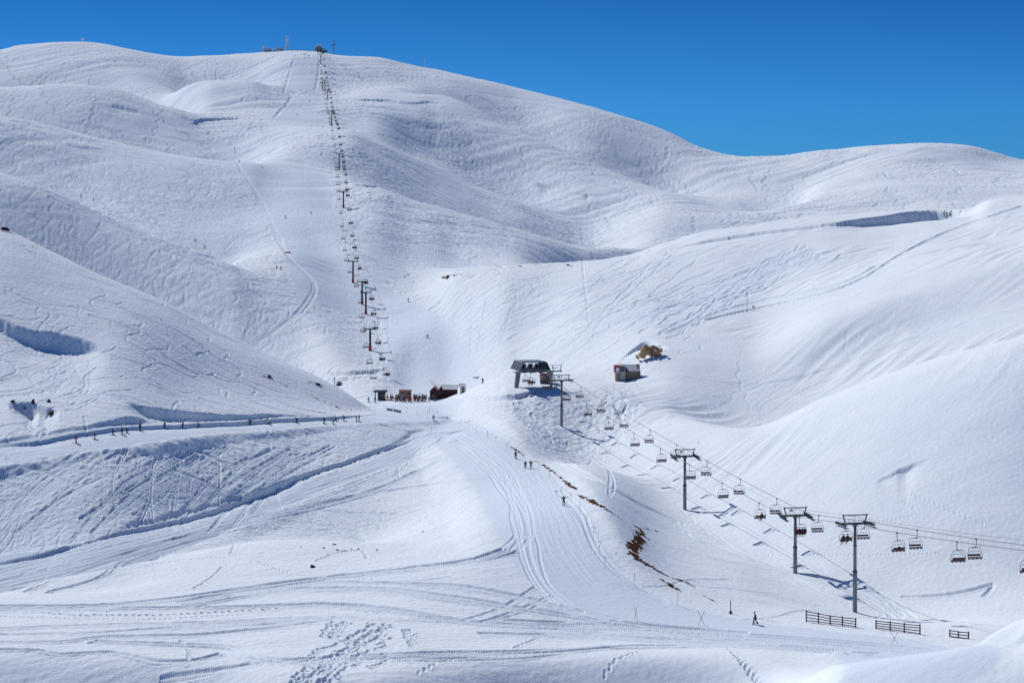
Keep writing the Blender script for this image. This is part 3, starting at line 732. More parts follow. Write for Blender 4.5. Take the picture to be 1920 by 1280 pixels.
# ---------------------------------------------------------------- near chairlift
LA = Vector((12.8, 512)); LB = Vector((56.0, 325)); LDIR = (LA-LB).normalized()      # up-line direction in plan
LPERP = Vector((LDIR.y, -LDIR.x))                                                       # to the right when looking up the line
YAW = math.atan2(LDIR.y, LDIR.x)-math.pi/2
def tower_mesh(h, gauge, bar, base_r, top_r, padded=False):
    """returns dict of part meshes for a tower whose sheaves stand at height h"""
    d = {}
    hb = h*.46
    d['pole_base'] = MB().tube([(0, 0, -1.5), (0, 0, hb-.25), (0, 0, hb)], [base_r, base_r*.95, top_r*1.1], 14).mesh('pole_base', M['steel'], True)
    d['pole'] = MB().tube([(0, 0, hb), (0, 0, h-.15)], [top_r, top_r*.93], 14).mesh('pole', M['steel'], True)
    d['flange'] = MB().tube([(0, 0, hb-.12), (0, 0, hb+.06)], base_r*1.18, 14).mesh('flange', M['darksteel']); d['collar'] = MB().tube([(0, 0, h*.75), (0, 0, h*.75+.1)], top_r*1.25, 14).mesh('collar', M['darksteel'])
    g = gauge/2
    d['crossarm'] = MB().box((0, 0, h), (gauge+.2, .42, .36)).box((0, 0, h-.28), (.8, .5, .25)).mesh('crossarm', M['darksteel'], bevel=.03)
    b = bar/2; t = h+1.42; m = MB()
    for s in (-1, 1):
        m.tube([(s*(b-.42), 0, h+.15), (s*b, 0, t+.12)], .11, 6)
        m.tube([(s*b, -.0, t+.1), (s*b, -.5, t+.1)], .06, 5)
    m.tube([(-b, 0, t), (b, 0, t)], .07, 6); m.tube([(-b, 0, t-.14), (b, 0, t-.14)], .03, 4); m.tube([(0, 0, h), (0, 0, t)], .035, 5)
    for k in range(-4, 5): m.tube([(k*b/4.5, 0, t-.14), (k*b/4.5, 0, t)], .02, 4)
    d['work_frame'] = m.mesh('work_frame', M['darksteel'])
    m = MB()
    for s in (-1, 1):
        for x in (.45, 1.25):
            m.tube([(s*x, -.35, h+.2), (s*x, -.35, h+.85), (s*(x+.5), -.35, h+.85), (s*(x+.5), -.35, h+.2)], .022, 4)
        m.tube([(s*.3, -.35, h+.5), (s*1.8, -.35, h+.5)], .018, 4)
    for k in range(14): m.tube([(-.16, -base_r-.12, h*.1+k*h*.065), (.16, -base_r-.12, h*.1+k*h*.065)], .012, 4)
    m.tube([(-.16, -base_r-.12, h*.08), (-.16, -base_r-.12, h)], .018, 4); m.tube([(.16, -base_r-.12, h*.08), (.16, -base_r-.12, h)], .018, 4)
    d['ladder_rail'] = m.mesh('ladder_rail', M['darksteel'])
    return d
def sheave_train(L, slope):
    """sheaves in line, along local y; slope tilts the train"""
    m = MB(); rot = Matrix.Rotation(slope, 3, 'X')
    def P_(y, z): return rot @ Vector((0, y, z))
    m.tube([P_(-L/2, -.16), P_(L/2, -.16)], .09, 6)
    m.tube([P_(-L/2, .16), P_(L/2, .16)], .06, 6)
    beam = m.mesh('sheave_train', M['darksteel'])
    m = MB(); n = 8
    for k in range(n):
        y = -L/2+L*(k+.5)/n; c = P_(y, -.02)
        m.tube([c+Vector((-.08, 0, 0)), c+Vector((.08, 0, 0))], .21, 10)
    wheels = m.mesh('sheave_wheels', M['black'])
    m = MB(); o = P_(0, -.55)
    m.box((0.35, o.y, o.z), (.5, L*.95, .05), rot); m.tube([Vector((.35, 0, 0))+P_(-L*.45, .3), Vector((.35, 0, 0))+P_(L*.45, .3)], .025, 4)
    for k in (-1, 0, 1): m.tube([Vector((.35, 0, 0))+P_(k*L*.45, .3), Vector((.35, 0, 0))+P_(k*L*.45, -.55)], .02, 4)
    walk = m.mesh('catwalk', M['darksteel'])
    return beam, wheels, walk
GAUGE = 4.9
towers = []   # (pos2, arm z)
spec = [("T1", 1053, 795, 713, 512, "grey lift tower nearest the upper station, casting a long diagonal shadow"),
        ("T2", 1284, 955, 855, 410, "grey lift tower standing alone between the two middle rows of chairs"),
        ("T3", 1491, 1080, 966, 352, "grey lift tower with a four-rider chair passing beside its pole"),
        ("T4", 1603, 1143, 981, 325, "tallest grey lift tower, behind the wooden fences at lower right"),
        ("T5", None, None, None, 236, None)]
ropeZ = []
for i, (nm, u, v, va, d, lab) in enumerate(spec):
    if u is None:
        p = LB + (LB-LA).normalized()*((325-d)/abs((LB-LA).normalized().y)); za = -39.6
        ropeZ.append((p, za)); continue
    p = Vector(((u-960)*d/F, d)); za = (HZ-va)*d/F; zg = ground(p.x, p.y)
    ropeZ.append((p, za)); h = za-zg
    t = thing('lift_tower', lab, 'lift tower', (p.x, p.y, zg), YAW, 'towers of the near chairlift')
    tm = tower_mesh(h, GAUGE, 4.25, .37, .27)
    for k, me in tm.items(): obj(k, me, t)
    up = math.atan2(-1, 1)*0
    sl = {0: R(-3), 1: R(6), 2: R(5), 3: R(-1)}[i]
    for s in (-1, 1):
        be, wh, wa = sheave_train(4.2 if i < 3 else 4.6, sl)
        b_ = obj('sheave_train', be, t, (s*GAUGE/2, 0, h)); obj('sheave_wheels', wh, b_); obj('catwalk', wa, b_)
    if i < 3:
        sp_ = obj('number_plate', MB().box((-.75, -.1, h+.95), (.75, .04, .42)).mesh('number_plate', M['white'], bevel=.01), t)
        m = MB(); 
        for q in range(3): m.box((-1.0+q*.17, -.125, h+.95), (.10, .012, .24))
        part('plate_digits', m, M['redpaint'], sp_)
# station end of the line
ST = LA + LDIR*30; stz = (HZ-697)*542/F
rope_pts = [(ST, stz)] + ropeZ       # from the upper station down to the viewer
def rope_at(side, s):
    """point on the rope at parameter s (0..len-1)"""
    i = min(int(s), len(rope_pts)-2); t = s-i
    (p0, z0), (p1, z1) = rope_pts[i], rope_pts[i+1]
    p = p0.lerp(p1, t) + LPERP*side*GAUGE/2
    L_ = (p1-p0).length; sag = 4*t*(1-t)*L_*L_*.00006
    return Vector((p.x, p.y, z0*(1-t)+z1*t - sag + .24))
for side, lab in ((-1, "left haul rope of the near lift, carrying the chairs going up"), (1, "right haul rope of the near lift, carrying the chairs coming down")):
    ps = [rope_at(side, s) for s in np.linspace(0, len(rope_pts)-1.001, 90)]
    o = obj('haul_rope', MB().tube(ps, .045, 5).mesh('haul_rope', M['cable']), None); tag(o, lab, 'cable', 'haul ropes of the near lift')
cps = []
for s in np.linspace(1, len(rope_pts)-1.001, 70):
    q = rope_at(-1, s); i = int(s); cps.append(q + Vector((LPERP.x*.35, LPERP.y*.35, 1.3)))
o = obj('signal_cable', MB().tube(cps, .022, 4).mesh('signal_cable', M['cable'])); tag(o, "thin signal cable strung along the tower tops of the near lift", 'cable')

# the four-seat chair, origin at the rope grip
def chair_parts(root, inb, color=None, lod=0):
    x0 = inb
    n = 6 if lod == 0 else 4
    hr = .05 if lod == 0 else .07
    pts = [(0, 0, -.05), (-.04*inb/abs(inb), 0, -.5), (.0, 0, -.95), (x0*.5, 0, -1.15), (x0, 0, -1.18)]
    ha = part('hanger_arm', MB().tube(pts, hr, n), M['darksteel'], root)
    if lod == 0: part('grip', MB().box((0, 0, 0), (.16, .5, .22), None), M['darksteel'], ha, bevel=.02)
    # hoop
    m = MB(); zt = -1.2; zb = -2.75
    hoop = [(-1.02, .25, zb-.02), (-1.13, .12, zb+.35), (-1.08, .05, zb+.8), (-.86, 0, zt-.12), (-.72, 0, zt), (.72, 0, zt), (.86, 0, zt-.12), (1.08, .05, zb+.8), (1.13, .12, zb+.35), (1.02, .25, zb-.02)]
    m.tube([(x+x0, y, z) for x, y, z in hoop], .035 if lod == 0 else .06, n)
    m.tube([(-.35+x0, 0, zt), (.35+x0, 0, zt)], .07, 6)
    part('frame', m, M['darksteel'], root)
    part('backrest', MB().box((x0, -.22, zb+.42), (2.0, .09, .30), Matrix.Rotation(R(10), 3, 'X')), M['seat'], root, **({'bevel': .02} if lod == 0 else {}))
    s_ = part('seat', MB().box((x0, .10, zb+.10), (2.05, .55, .13)), M['seat'], root, **({'bevel': .02} if lod == 0 else {}))
    if lod == 0:
        m = MB()
        for k in (-1, -.33, .33, 1): m.box((x0+k*.92, .08, zb-.06), (.1, .5, .14))
        m.tube([(x0-1.02, .25, zb-.1), (x0+1.02, .25, zb-.1)], .04, 6)
        part('seat_frame', m, M['darksteel'], root)
        m = MB()
        m.tube([(x0-.82, .0, zb+.35), (x0-.80, .1, zb+.95), (x0-.6, .12, zb+1.05), (x0+.6, .12, zb+1.05), (x0+.80, .1, zb+.95), (x0+.82, 0, zb+.35)], .018, 5)
        for k in (-.52, 0, .52):
            m.tube([(x0+k, .12, zb+1.05), (x0+k, .2, zb+.93)], .018, 4); m.tube([(x0+k-.13, .2, zb+.93), (x0+k+.13, .2, zb+.93)], .022, 4)
        for s in (-1, 1): m.tube([(x0+s*.5, .12, zb+1.05), (x0+s*.42, .05, zb+1.42)], .012, 4)
        part('safety_bar', m, M['darksteel'], root)
    else:
        part('safety_bar', MB().tube([(x0-.75, .1, zb+.9), (x0+.75, .1, zb+.9)], .03, 4), M['darksteel'], root)
def solve(side, u):
    ss = np.linspace(0, len(rope_pts)-1.01, 3000)
    best = min(ss, key=lambda s: abs(960+F*rope_at(side, s).x/rope_at(side, s).y-u)); return best
ORD = ['first', 'second', 'third', 'fourth', 'fifth', 'sixth', 'seventh', 'eighth', 'ninth', 'tenth', 'eleventh', 'twelfth', 'thirteenth', 'fourteenth', 'fifteenth', 'sixteenth', 'seventeenth', 'eighteenth', 'nineteenth', 'twentieth', 'twenty-first', 'twenty-second', 'twenty-third', 'twenty-fourth', 'twenty-fifth', 'twenty-sixth', 'twenty-seventh', 'twenty-eighth', 'twenty-ninth', 'thirtieth']
left = [(965, 'under the station canopy', 0), (995, 'carrying two seated figures', 2), (1022, 'just below the brown station hut', 0), (1061, 'first below the uppermost tower', 0), (1100.6, 'second below the uppermost tower', 0), (1140, 'third below the uppermost tower', 0),
        (1188.5, 'fourth below the uppermost tower', 0), (1238.6, 'just above the second tower', 0), (1292.8, 'just below the second tower', 0), (1354, 'midway between the second and third towers', 0),
        (1423, 'carrying one lone rider', 1), (1499, 'carrying four riders in red and blue', 4), (1584, 'carrying two riders beside the tallest tower', 2), (1682.5, 'past the tallest tower, dark pack on seat', 0), (1794, 'hanging nearest the viewer on the left rope', 0), (1924, 'cut by the right edge, carrying a dark rider', 1)]
right = [(1048, 'on the down line just behind the uppermost tower', 0), (1089, 'first below the uppermost tower', 0), (1128.5, 'second below the uppermost tower', 0), (1172, 'third below the uppermost tower', 0), (1219, 'fourth below the uppermost tower', 0), (1269, 'half hidden behind the second tower head', 0),
         (1326, 'just below the second tower', 0), (1387.7, 'midway between the second and third towers', 0), (1456.5, 'tucked against the third tower head', 0), (1535, 'beside the third tower, on its right', 0), (1621, 'just right of the tallest tower pole', 0), (1719, 'first past the tallest tower', 0), (1830.5, 'hanging nearest the viewer on the right rope', 0)]
protoL = thing('lift_chair', 'x', 'lift chair', group='chairs of the near lift'); chair_parts(protoL, .23)
protoR = thing('lift_chair', 'x', 'lift chair', group='chairs of the near lift'); chair_parts(protoR, .23)
riders = []
for side, lst, pr in ((-1, left, protoL), (1, right, protoR)):
    for u, txt, nr in lst:
        q = rope_at(side, solve(side, u)); q.z -= .05
        yaw = YAW if side < 0 else YAW+math.pi
        lab = ("chair on the left rope, " if side < 0 else "empty chair on the right rope, ")+txt
        if side < 0 and nr == 0 and 'pack' not in txt: lab = "empty "+lab
        c = first_or_dup(pr, q, yaw + random.uniform(-.05, .05), lab, 'chairs of the near lift')
        if nr:
            riders.append((c.location.copy(), yaw, nr, txt))
        if 'dark pack' in txt:
            mtx = Matrix.Translation(q) @ Matrix.Rotation(yaw, 4, 'Z')
            o = obj('backpack', MB().box((0, 0, 0), (.42, .3, .5), None, .8).mesh('backpack', M['black'], bevel=.05), None, mtx @ Vector((.35, .05, -2.75+.42)))
            tag(o, "dark pack lying on the seat of an otherwise empty chair", 'bag')

# ---------------------------------------------------------------- people
def skin_mesh(name, J, E, mat, sub=1):
    names = list(J); me = bpy.data.meshes.new(name)
    me.from_pydata([J[k][0] for k in names], [(names.index(a), names.index(b)) for a, b in E], [])
    o = bpy.data.objects.new('tmp', me); C.objects.link(o)
    md = o.modifiers.new('s', 'SKIN'); md.use_smooth_shade = True
    for k, nme in enumerate(names):
        r = J[nme][1]; me.skin_vertices[0].data[k].radius = (r, r) if not hasattr(r, '__len__') else r
    me.skin_vertices[0].data[0].use_root = True
    if sub: o.modifiers.new('u', 'SUBSURF').levels = sub
    dg = bpy.context.evaluated_depsgraph_get(); out = bpy.data.meshes.new_from_object(o.evaluated_get(dg))
    bpy.data.objects.remove(o); out.name = name; out.materials.clear(); out.materials.append(mat)
    return out
def pose(kind):
    """joints: x right, y forward, z up; standing height about 1.75"""
    V_ = Vector
    if kind == 'stand':
        p = dict(pel=(0, 0, .95), che=(0, .01, 1.34), nec=(0, .02, 1.50), hea=(0, .05, 1.66), elL=(-.30, .02, 1.16), haL=(-.30, .20, .98), elR=(.30, .02, 1.16), haR=(.30, .22, .98), knL=(-.12, .03, .50), anL=(-.12, 0, .09), knR=(.12, .03, .50), anR=(.12, 0, .09))
    elif kind == 'ski':
        p = dict(pel=(0, -.16, .80), che=(0, .08, 1.14), nec=(0, .17, 1.28), hea=(0, .23, 1.42), elL=(-.36, .16, 1.0), haL=(-.34, .44, .92), elR=(.36, .16, 1.0), haR=(.34, .44, .92), knL=(-.15, .14, .47), anL=(-.16, -.02, .10), knR=(.15, .14, .47), anR=(.16, -.02, .10))
    elif kind == 'skate':
        p = dict(pel=(0, -.10, .86), che=(.02, .14, 1.20), nec=(.03, .22, 1.34), hea=(.04, .28, 1.48), elL=(-.40, .20, 1.12), haL=(-.62, .38, 1.04), elR=(.42, .05, 1.08), haR=(.60, -.12, .92), knL=(-.26, .06, .50), anL=(-.46, -.06, .12), knR=(.14, .16, .50), anR=(.14, .02, .10))
    elif kind == 'walk':
        p = dict(pel=(0, 0, .92), che=(0, .04, 1.31), nec=(0, .07, 1.46), hea=(0, .11, 1.62), elL=(-.28, .14, 1.12), haL=(-.24, .36, 1.02), elR=(.28, -.14, 1.12), haR=(.28, -.06, .88), knL=(-.11, -.04, .50), anL=(-.11, -.30, .14), knR=(.11, .22, .52), anR=(.11, .22, .10))
    elif kind == 'carry':
        p = dict(pel=(0, 0, .94), che=(0, .02, 1.33), nec=(0, .03, 1.48), hea=(0, .06, 1.64), elL=(-.34, .10, 1.24), haL=(-.22, .20, 1.48), elR=(.34, .10, 1.24), haR=(.22, .20, 1.48), knL=(-.15, .04, .50), anL=(-.17, 0, .09), knR=(.15, .04, .50), anR=(.17, 0, .09))
    elif kind == 'lean':
        p = dict(pel=(.10, -.12, .70), che=(-.05, .05, 1.0), nec=(-.12, .12, 1.14), hea=(-.17, .18, 1.28), elL=(-.46, .14, .92), haL=(-.58, .36, .76), elR=(.30, .12, 1.0), haR=(.50, .34, 1.02), knL=(.02, .16, .40), anL=(.14, -.02, .09), knR=(.24, .14, .42), anR=(.40, -.02, .12))
    else:  # sit, pelvis on the seat at z=0
        p = dict(pel=(0, -.05, .10), che=(0, -.06, .46), nec=(0, -.03, .62), hea=(0, .02, .77), elL=(-.25, .06, .30), haL=(-.16, .30, .22), elR=(.25, .06, .30), haR=(.16, .30, .22), knL=(-.11, .42, .06), anL=(-.12, .40, -.38), knR=(.11, .42, .06), anR=(.12, .40, -.38))
    p = {k: V_(v) for k, v in p.items()}
    up = (p['nec']-p['pel']).normalized()
    p['wai'] = p['pel'].lerp(p['che'], .4)
    for s, nm in ((-1, 'L'), (1, 'R')):
        p['sh'+nm] = p['che'] + up*.08 + V_((s*.18, 0, 0)); p['hi'+nm] = p['pel'] + V_((s*.10, 0, -.03))
        p['to'+nm] = p['an'+nm] + V_((0, .17, -.04))
        p['fi'+nm] = p['ha'+nm] + (p['ha'+nm]-p['el'+nm]).normalized()*.09
    p['top'] = p['hea'] + up*.09
    return p
def make_person(kind, gear=True, small=False):
    p = pose(kind); sub = 0 if small else 1
    root = thing('person', 'x', 'person')
    E = [('pel', 'wai'), ('wai', 'che'), ('che', 'nec'), ('nec', 'hea'), ('hea', 'top')]
    J = {'pel': (p['pel'], .13), 'wai': (p['wai'], .12), 'che': (p['che'], .135), 'nec': (p['nec'], .055), 'hea': (p['hea'], (.085, .095)), 'top': (p['top'], .055)}
    for n in 'LR':
        J.update({'sh'+n: (p['sh'+n], .07), 'el'+n: (p['el'+n], .048), 'ha'+n: (p['ha'+n], .036), 'fi'+n: (p['fi'+n], .03), 'hi'+n: (p['hi'+n], .09), 'kn'+n: (p['kn'+n], .062), 'an'+n: (p['an'+n], .045), 'to'+n: (p['to'+n], .035)})
        E += [('che', 'sh'+n), ('sh'+n, 'el'+n), ('el'+n, 'ha'+n), ('ha'+n, 'fi'+n), ('pel', 'hi'+n), ('hi'+n, 'kn'+n), ('kn'+n, 'an'+n), ('an'+n, 'to'+n)]
    if small:
        J = {k: (v[0], (v[1] if hasattr(v[1], '__len__') else v[1]*1.15)) for k, v in J.items()}
        b = obj('body', skin_mesh('body', J, E, M['cloth'], 0), root); b.color = (.05, .05, .06, 1)
    else:
        obj('body', skin_mesh('body', J, E, M['skin'], sub), root)
    Jj = {'wai': (p['wai'], .155), 'pel': (p['pel'], .16), 'che': (p['che'], .165)}; Ej = [('wai', 'pel'), ('wai', 'che')]
    for n in 'LR':
        Jj.update({'sh'+n: (p['sh'+n], .09), 'el'+n: (p['el'+n], .07), 'ha'+n: (p['el'+n].lerp(p['ha'+n], .85), .055)}); Ej += [('che', 'sh'+n), ('sh'+n, 'el'+n), ('el'+n, 'ha'+n)]
    obj('jacket', skin_mesh('jacket', Jj, Ej, M['cloth'], sub), root).color = (.03, .04, .08, 1)
    if small: 
        return root
    Jt = {'pel': (p['pel']-Vector((0, 0, .03)), .145)}; Et = []
    for n in 'LR':
        Jt.update({'hi'+n: (p['hi'+n], .11), 'kn'+n: (p['kn'+n], .085), 'an'+n: (p['kn'+n].lerp(p['an'+n], .85), .078)}); Et += [('pel', 'hi'+n), ('hi'+n, 'kn'+n), ('kn'+n, 'an'+n)]
    obj('trousers', skin_mesh('trousers', Jt, Et, M['cloth'], sub), root).color = (.02, .02, .025, 1)
    up = (p['top']-p['hea']).normalized()
    hm = bmesh.new(); bmesh.ops.create_uvsphere(hm, u_segments=10, v_segments=7, radius=.125)
    for v in hm.verts:
        if v.co.z < -.01: v.co.z *= .35; v.co.y -= .02
        v.co = v.co + p['hea'] + up*.045
    mb = MB(); mb.bm.free(); mb.bm = hm; hel = part('helmet', mb, M['hard'], root, smooth=True); hel.color = (.02, .02, .02, 1)
    part('goggles', MB().box(p['hea']+Vector((0, .10, .015)), (.16, .04, .07)), M['black'], hel, bevel=.015)
    for n in 'LR':
        h = p['ha'+n]; f = (p['fi'+n]-h).normalized(); m = MB(); m.tube([h-f*.05, h, h+f*.09], [.05, .052, .035], 7)
        s = 1 if n == 'L' else -1
        m.tube([h, h+Vector((s*.05, .04, .02))], [.025, .018], 5); part('glove', m, M['black'], root)
        a = p['an'+n]
        part('boot', MB().tube([a+Vector((0, -.02, .22)), a+Vector((0, -.03, .02))], [.075, .075], 8).box(a+Vector((0, .05, -.035)), (.12, .32, .11)), M['darksteel'], root)
        if gear and kind in ('ski', 'stand', 'skate', 'lean', 'sit'):
            an = {'skate': (-.45 if n == 'L' else .1), 'ski': (.08 if n == 'L' else -.08), 'lean': .15}.get(kind, 0)
            rot = Matrix.Rotation(an, 3, 'Z') @ Matrix.Rotation(R(-35) if kind == 'sit' else 0, 3, 'X'); pts = [a+rot@Vector((0, y, z-.10)) for y, z in ((-.75, .0), (.7, .0), (.86, .04), (.95, .12))]
            part('ski', MB().tube(pts, [.04, .045, .04, .02], 5), M['hard'], root).color = (.06, .06, .07, 1)
        if gear and kind in ('ski', 'stand', 'skate', 'lean', 'walk'):
            e = h + (Vector((0, -.55, -.75)) if kind in ('ski', 'lean', 'skate') else Vector((0, .12, -.98)))
            e.z = max(e.z, .02); part('ski_pole', MB().tube([h+(h-e).normalized()*.1, e], .012, 5), M['darksteel'], root)
    if kind == 'carry':
        m = MB(); m.tube([(-.55, .2, 1.5), (.0, .1, 1.53), (.95, .1, 1.56)], .05, 5); part('ski', m, M['hard'], root).color = (.03, .03, .04, 1)
    return root
PR = {k: make_person(k) for k in ('stand', 'ski', 'skate', 'walk', 'carry', 'lean', 'sit')}
PRC = make_person('stand', gear=False); PRW = make_person('walk', gear=False)
SS = make_person('sit', small=True); SK = make_person('ski', small=True)
COLS_ = {'black': (.012, .012, .016), 'navy': (.015, .03, .10), 'dark green': (.01, .05, .04), 'red': (.42, .02, .03), 'blue': (.03, .16, .55), 'lime green': (.16, .75, .05), 'neon yellow': (.62, .72, .04),
         'grey': (.13, .14, .16), 'pink': (.65, .10, .25), 'teal': (.03, .28, .32), 'white': (.7, .72, .75), 'orange': (.70, .16, .04), 'purple': (.10, .03, .14), 'maroon': (.12, .01, .03)}
def person(kind, u, v, rz, jacket, trousers, label, helmet='black', dmin=0, scale=1.0, group=None, pos=None, lift=0):
    pr = PR[kind] if isinstance(kind, str) else kind
    q = at(u, v, dmin) if pos is None else Vector(pos)
    if pos is None: q.z += .02+lift
    return first_or_dup(pr, q, R(rz), label, group, scale, {'jacket': COLS_[jacket], 'trousers': COLS_[trousers], 'helmet': COLS_[helmet], 'ski': COLS_['black'], 'body': COLS_['black']})
G1 = 'skiers gliding along the snow road'
# heading: 0 faces away from the viewer, 90 faces left, -90 right, 180 towards the viewer
person('stand', 143, 831, 75, 'dark green', 'pink', "skier in dark jacket and pink trousers, leftmost on the snow road", group=G1)
person('skate', 178, 823, 80, 'maroon', 'pink', "small skier in maroon with arms out, second from the left on the road", group=G1, scale=.85)
person('ski', 212, 815, 80, 'navy', 'black', "dark blue skier, left one of the trio on the road", group=G1, scale=.9)
person('stand', 229, 815, 80, 'black', 'black', "tall black-clad skier in the middle of the trio on the road", group=G1)
person('ski', 238, 812, 80, 'navy', 'black', "short navy skier, right one of the trio on the road", group=G1, scale=.85)
person('stand', 263, 808, 70, 'black', 'black', "broad black-clad skier just right of the trio on the road", group=G1, scale=1.08)
person('stand', 309, 803, 80, 'maroon', 'black', "skier in a maroon jacket against the blue shadowed snow bank", group=G1)
person('stand', 343, 803, 80, 'black', 'black', "dark upright skier right of the maroon skier on the road", group=G1)
person('ski', 373, 802, 80, 'navy', 'black', "small crouching navy skier below the shadowed bank", group=G1, scale=.85)
person('ski', 469, 796, 80, 'navy', 'black', "navy skier leading the yellow-jacketed skier along the road", group=G1)
person('lean', 504, 796, 80, 'neon yellow', 'black', "skier in a neon yellow jacket with dark trousers on the road", group=G1)
person('ski', 556, 793, 80, 'black', 'black', "black-clad skier halfway between the yellow and the striding skier", group=G1)
person('skate', 608, 794, 70, 'navy', 'navy', "skier in navy striding with arms spread wide", group=G1)
person('ski', 625, 796, 80, 'maroon', 'red', "small skier in maroon and red below the lime green one", group=G1, scale=.82)
person('lean', 629, 789, 60, 'lime green', 'black', "skier in a bright lime green jacket on the road", group=G1)
person('ski', 645, 789, 85, 'black', 'black', "dark skier between the lime green skier and the standing pair", group=G1)
person('stand', 668.5, 790, 90, 'maroon', 'black', "left skier of the standing pair, in a maroon jacket", group=G1, scale=.88)
person('stand', 673.5, 790, 90, 'black', 'black', "right, taller skier of the standing pair, all in black", group=G1, scale=1.05)
person('ski', 813, 788, 185, 'blue', 'navy', "skier in a bright blue jacket at the road junction", helmet='red')
person('stand', 691, 754, 180, 'blue', 'navy', "blue-clad person standing left of the lift base, nearer the hillside", helmet='grey')
person('stand', 703, 754, 200, 'navy', 'black', "dark-clad person standing alone just left of the lift base")
G2 = 'people on the main piste'
person('stand', 967, 860, 180, 'black', 'black', "lone dark skier highest on the piste beside the bare earth", group=G2)
person('walk', 985, 878, 0, 'navy', 'black', "left walker of the pair climbing the piste, in navy", group=G2, scale=.95)
person('carry', 995.5, 879, 0, 'black', 'black', "right walker of the pair, elbows out, in black", group=G2)
person('carry', 1057, 948, 0, 'black', 'black', "black-clad person with skis over the shoulders at mid-piste", group=G2)
person('walk', 1416.5, 1170, 100, 'dark green', 'black', "dark-clad person walking by the piste corner left of the wooden fences", scale=1.05)
person('stand', 905, 719, 180, 'maroon', 'black', "person in maroon standing beside the red banners")
G3 = 'skiers far up the slopes'
for u, v, k, rz, j, t, lab in [
  (765.5, 566, 'stand', 180, 'blue', 'orange', "skier in blue and orange at the lip of the piste"),
  (802, 633, 'lean', 150, 'navy', 'black', "skier carving a turn alone on the lower piste"),
  (583, 401, 'ski', 140, 'black', 'black', "dark skier right of the upper piste centre, right of two"),
  (536, 409, 'lean', 130, 'navy', 'black', "navy skier leaning into a turn, left of two on the upper piste"),
  (519, 505, 'stand', 170, 'black', 'black', "left of two dark skiers standing beside the small red banner slope"),
  (526.5, 506, 'stand', 180, 'navy', 'black', "right of two dark skiers below the small red banner"),
  (440, 280, 'stand', 160, 'black', 'black', "upper of a close pair of skiers on the high shoulder"),
  (440.5, 287, 'ski', 160, 'navy', 'black', "lower of a close pair of skiers on the high shoulder"),
  (449, 305, 'ski', 160, 'grey', 'black', "grey skier just below the close pair on the shoulder"),
  (492, 316, 'lean', 150, 'black', 'black', "black skier turning alone right of the high shoulder"),
  (97, 353, 'stand', 120, 'black', 'black', "dark skier farthest left on the sunny ridge"),
  (152, 369, 'ski', 130, 'maroon', 'black', "maroon skier, left of a pair on the sunny ridge"),
  (176, 377, 'stand', 130, 'black', 'black', "black skier, right of a pair on the sunny ridge"),
  (366, 452, 'ski', 130, 'black', 'black', "upper of two skiers descending the long ridge"),
  (384, 466, 'stand', 140, 'dark green', 'black', "lower of two skiers descending the long ridge"),
  (363, 225, 'lean', 120, 'black', 'black', "dark skier by the rim of the rounded knoll"),
  (573, 175, 'stand', 180, 'black', 'black', "skier at the foot of the steep summit piste"),
  (580, 191, 'lean', 180, 'navy', 'black', "navy skier just below the steep summit piste"),
  (557, 216, 'lean', 180, 'teal', 'black', "teal skier turning on the upper groomed run"),
  (565, 103, 'ski', 180, 'black', 'black', "left of the dark skiers setting off from the summit"),
  (569, 103, 'ski', 180, 'grey', 'black', "grey skier setting off from the summit"),
  (573, 104, 'ski', 180, 'red', 'black', "red skier setting off from the summit"),
  (571, 110, 'lean', 170, 'black', 'black', "lowest dark skier just under the summit"),
  (579, 106, 'lean', 170, 'navy', 'black', "right-hand navy skier just under the summit"),
  (554, 106, 'ski', 170, 'maroon', 'black', "maroon skier leftmost under the summit")]:
    person(k, u, v, rz, j, t, lab, group=G3)
for k in range(3):
    person('stand', 1770+k*5.5, 405, 180, ['black', 'maroon', 'navy'][k], 'black', ["left", "middle", "right"][k]+" figure of three on top of the shaded snow cornice", group='three figures at the cornice')
# riders of the near lift
seatz = -2.75+.18
for loc, yaw, nr, txt in riders:
    xs = {1: [.3], 2: [-.45, .25], 4: [-.72, -.24, .24, .72]}[nr]
    cl = {1: ['black'], 2: ['navy', 'black'], 4: ['red', 'maroon', 'blue', 'black']}[nr]
    for k, (x, c) in enumerate(zip(xs, cl)):
        m_ = Matrix.Translation(loc) @ Matrix.Rotation(yaw, 4, 'Z'); q = m_ @ Vector((x+.23, .0, seatz))
        who = {1: "lone rider", 2: ["left of two riders", "right of two riders"][k % 2], 4: ["leftmost of four riders", "second from the left of four riders", "third from the left of four riders", "rightmost of four riders"][k]}[nr]
        lab = f"{who} in {c} seated " + ("under the station canopy" if 'seated' in txt else "beside the tallest tower" if 'beside' in txt else "cut by the right edge" if 'edge' in txt else "just above the third tower" if nr == 1 else "passing the third tower")
        first_or_dup(PR['sit'], q, yaw+random.uniform(-.1, .1), lab, 'riders on the near lift', 1.0, {'jacket': COLS_[c], 'trousers': COLS_['black'], 'helmet': COLS_['black'], 'ski': COLS_['black']})
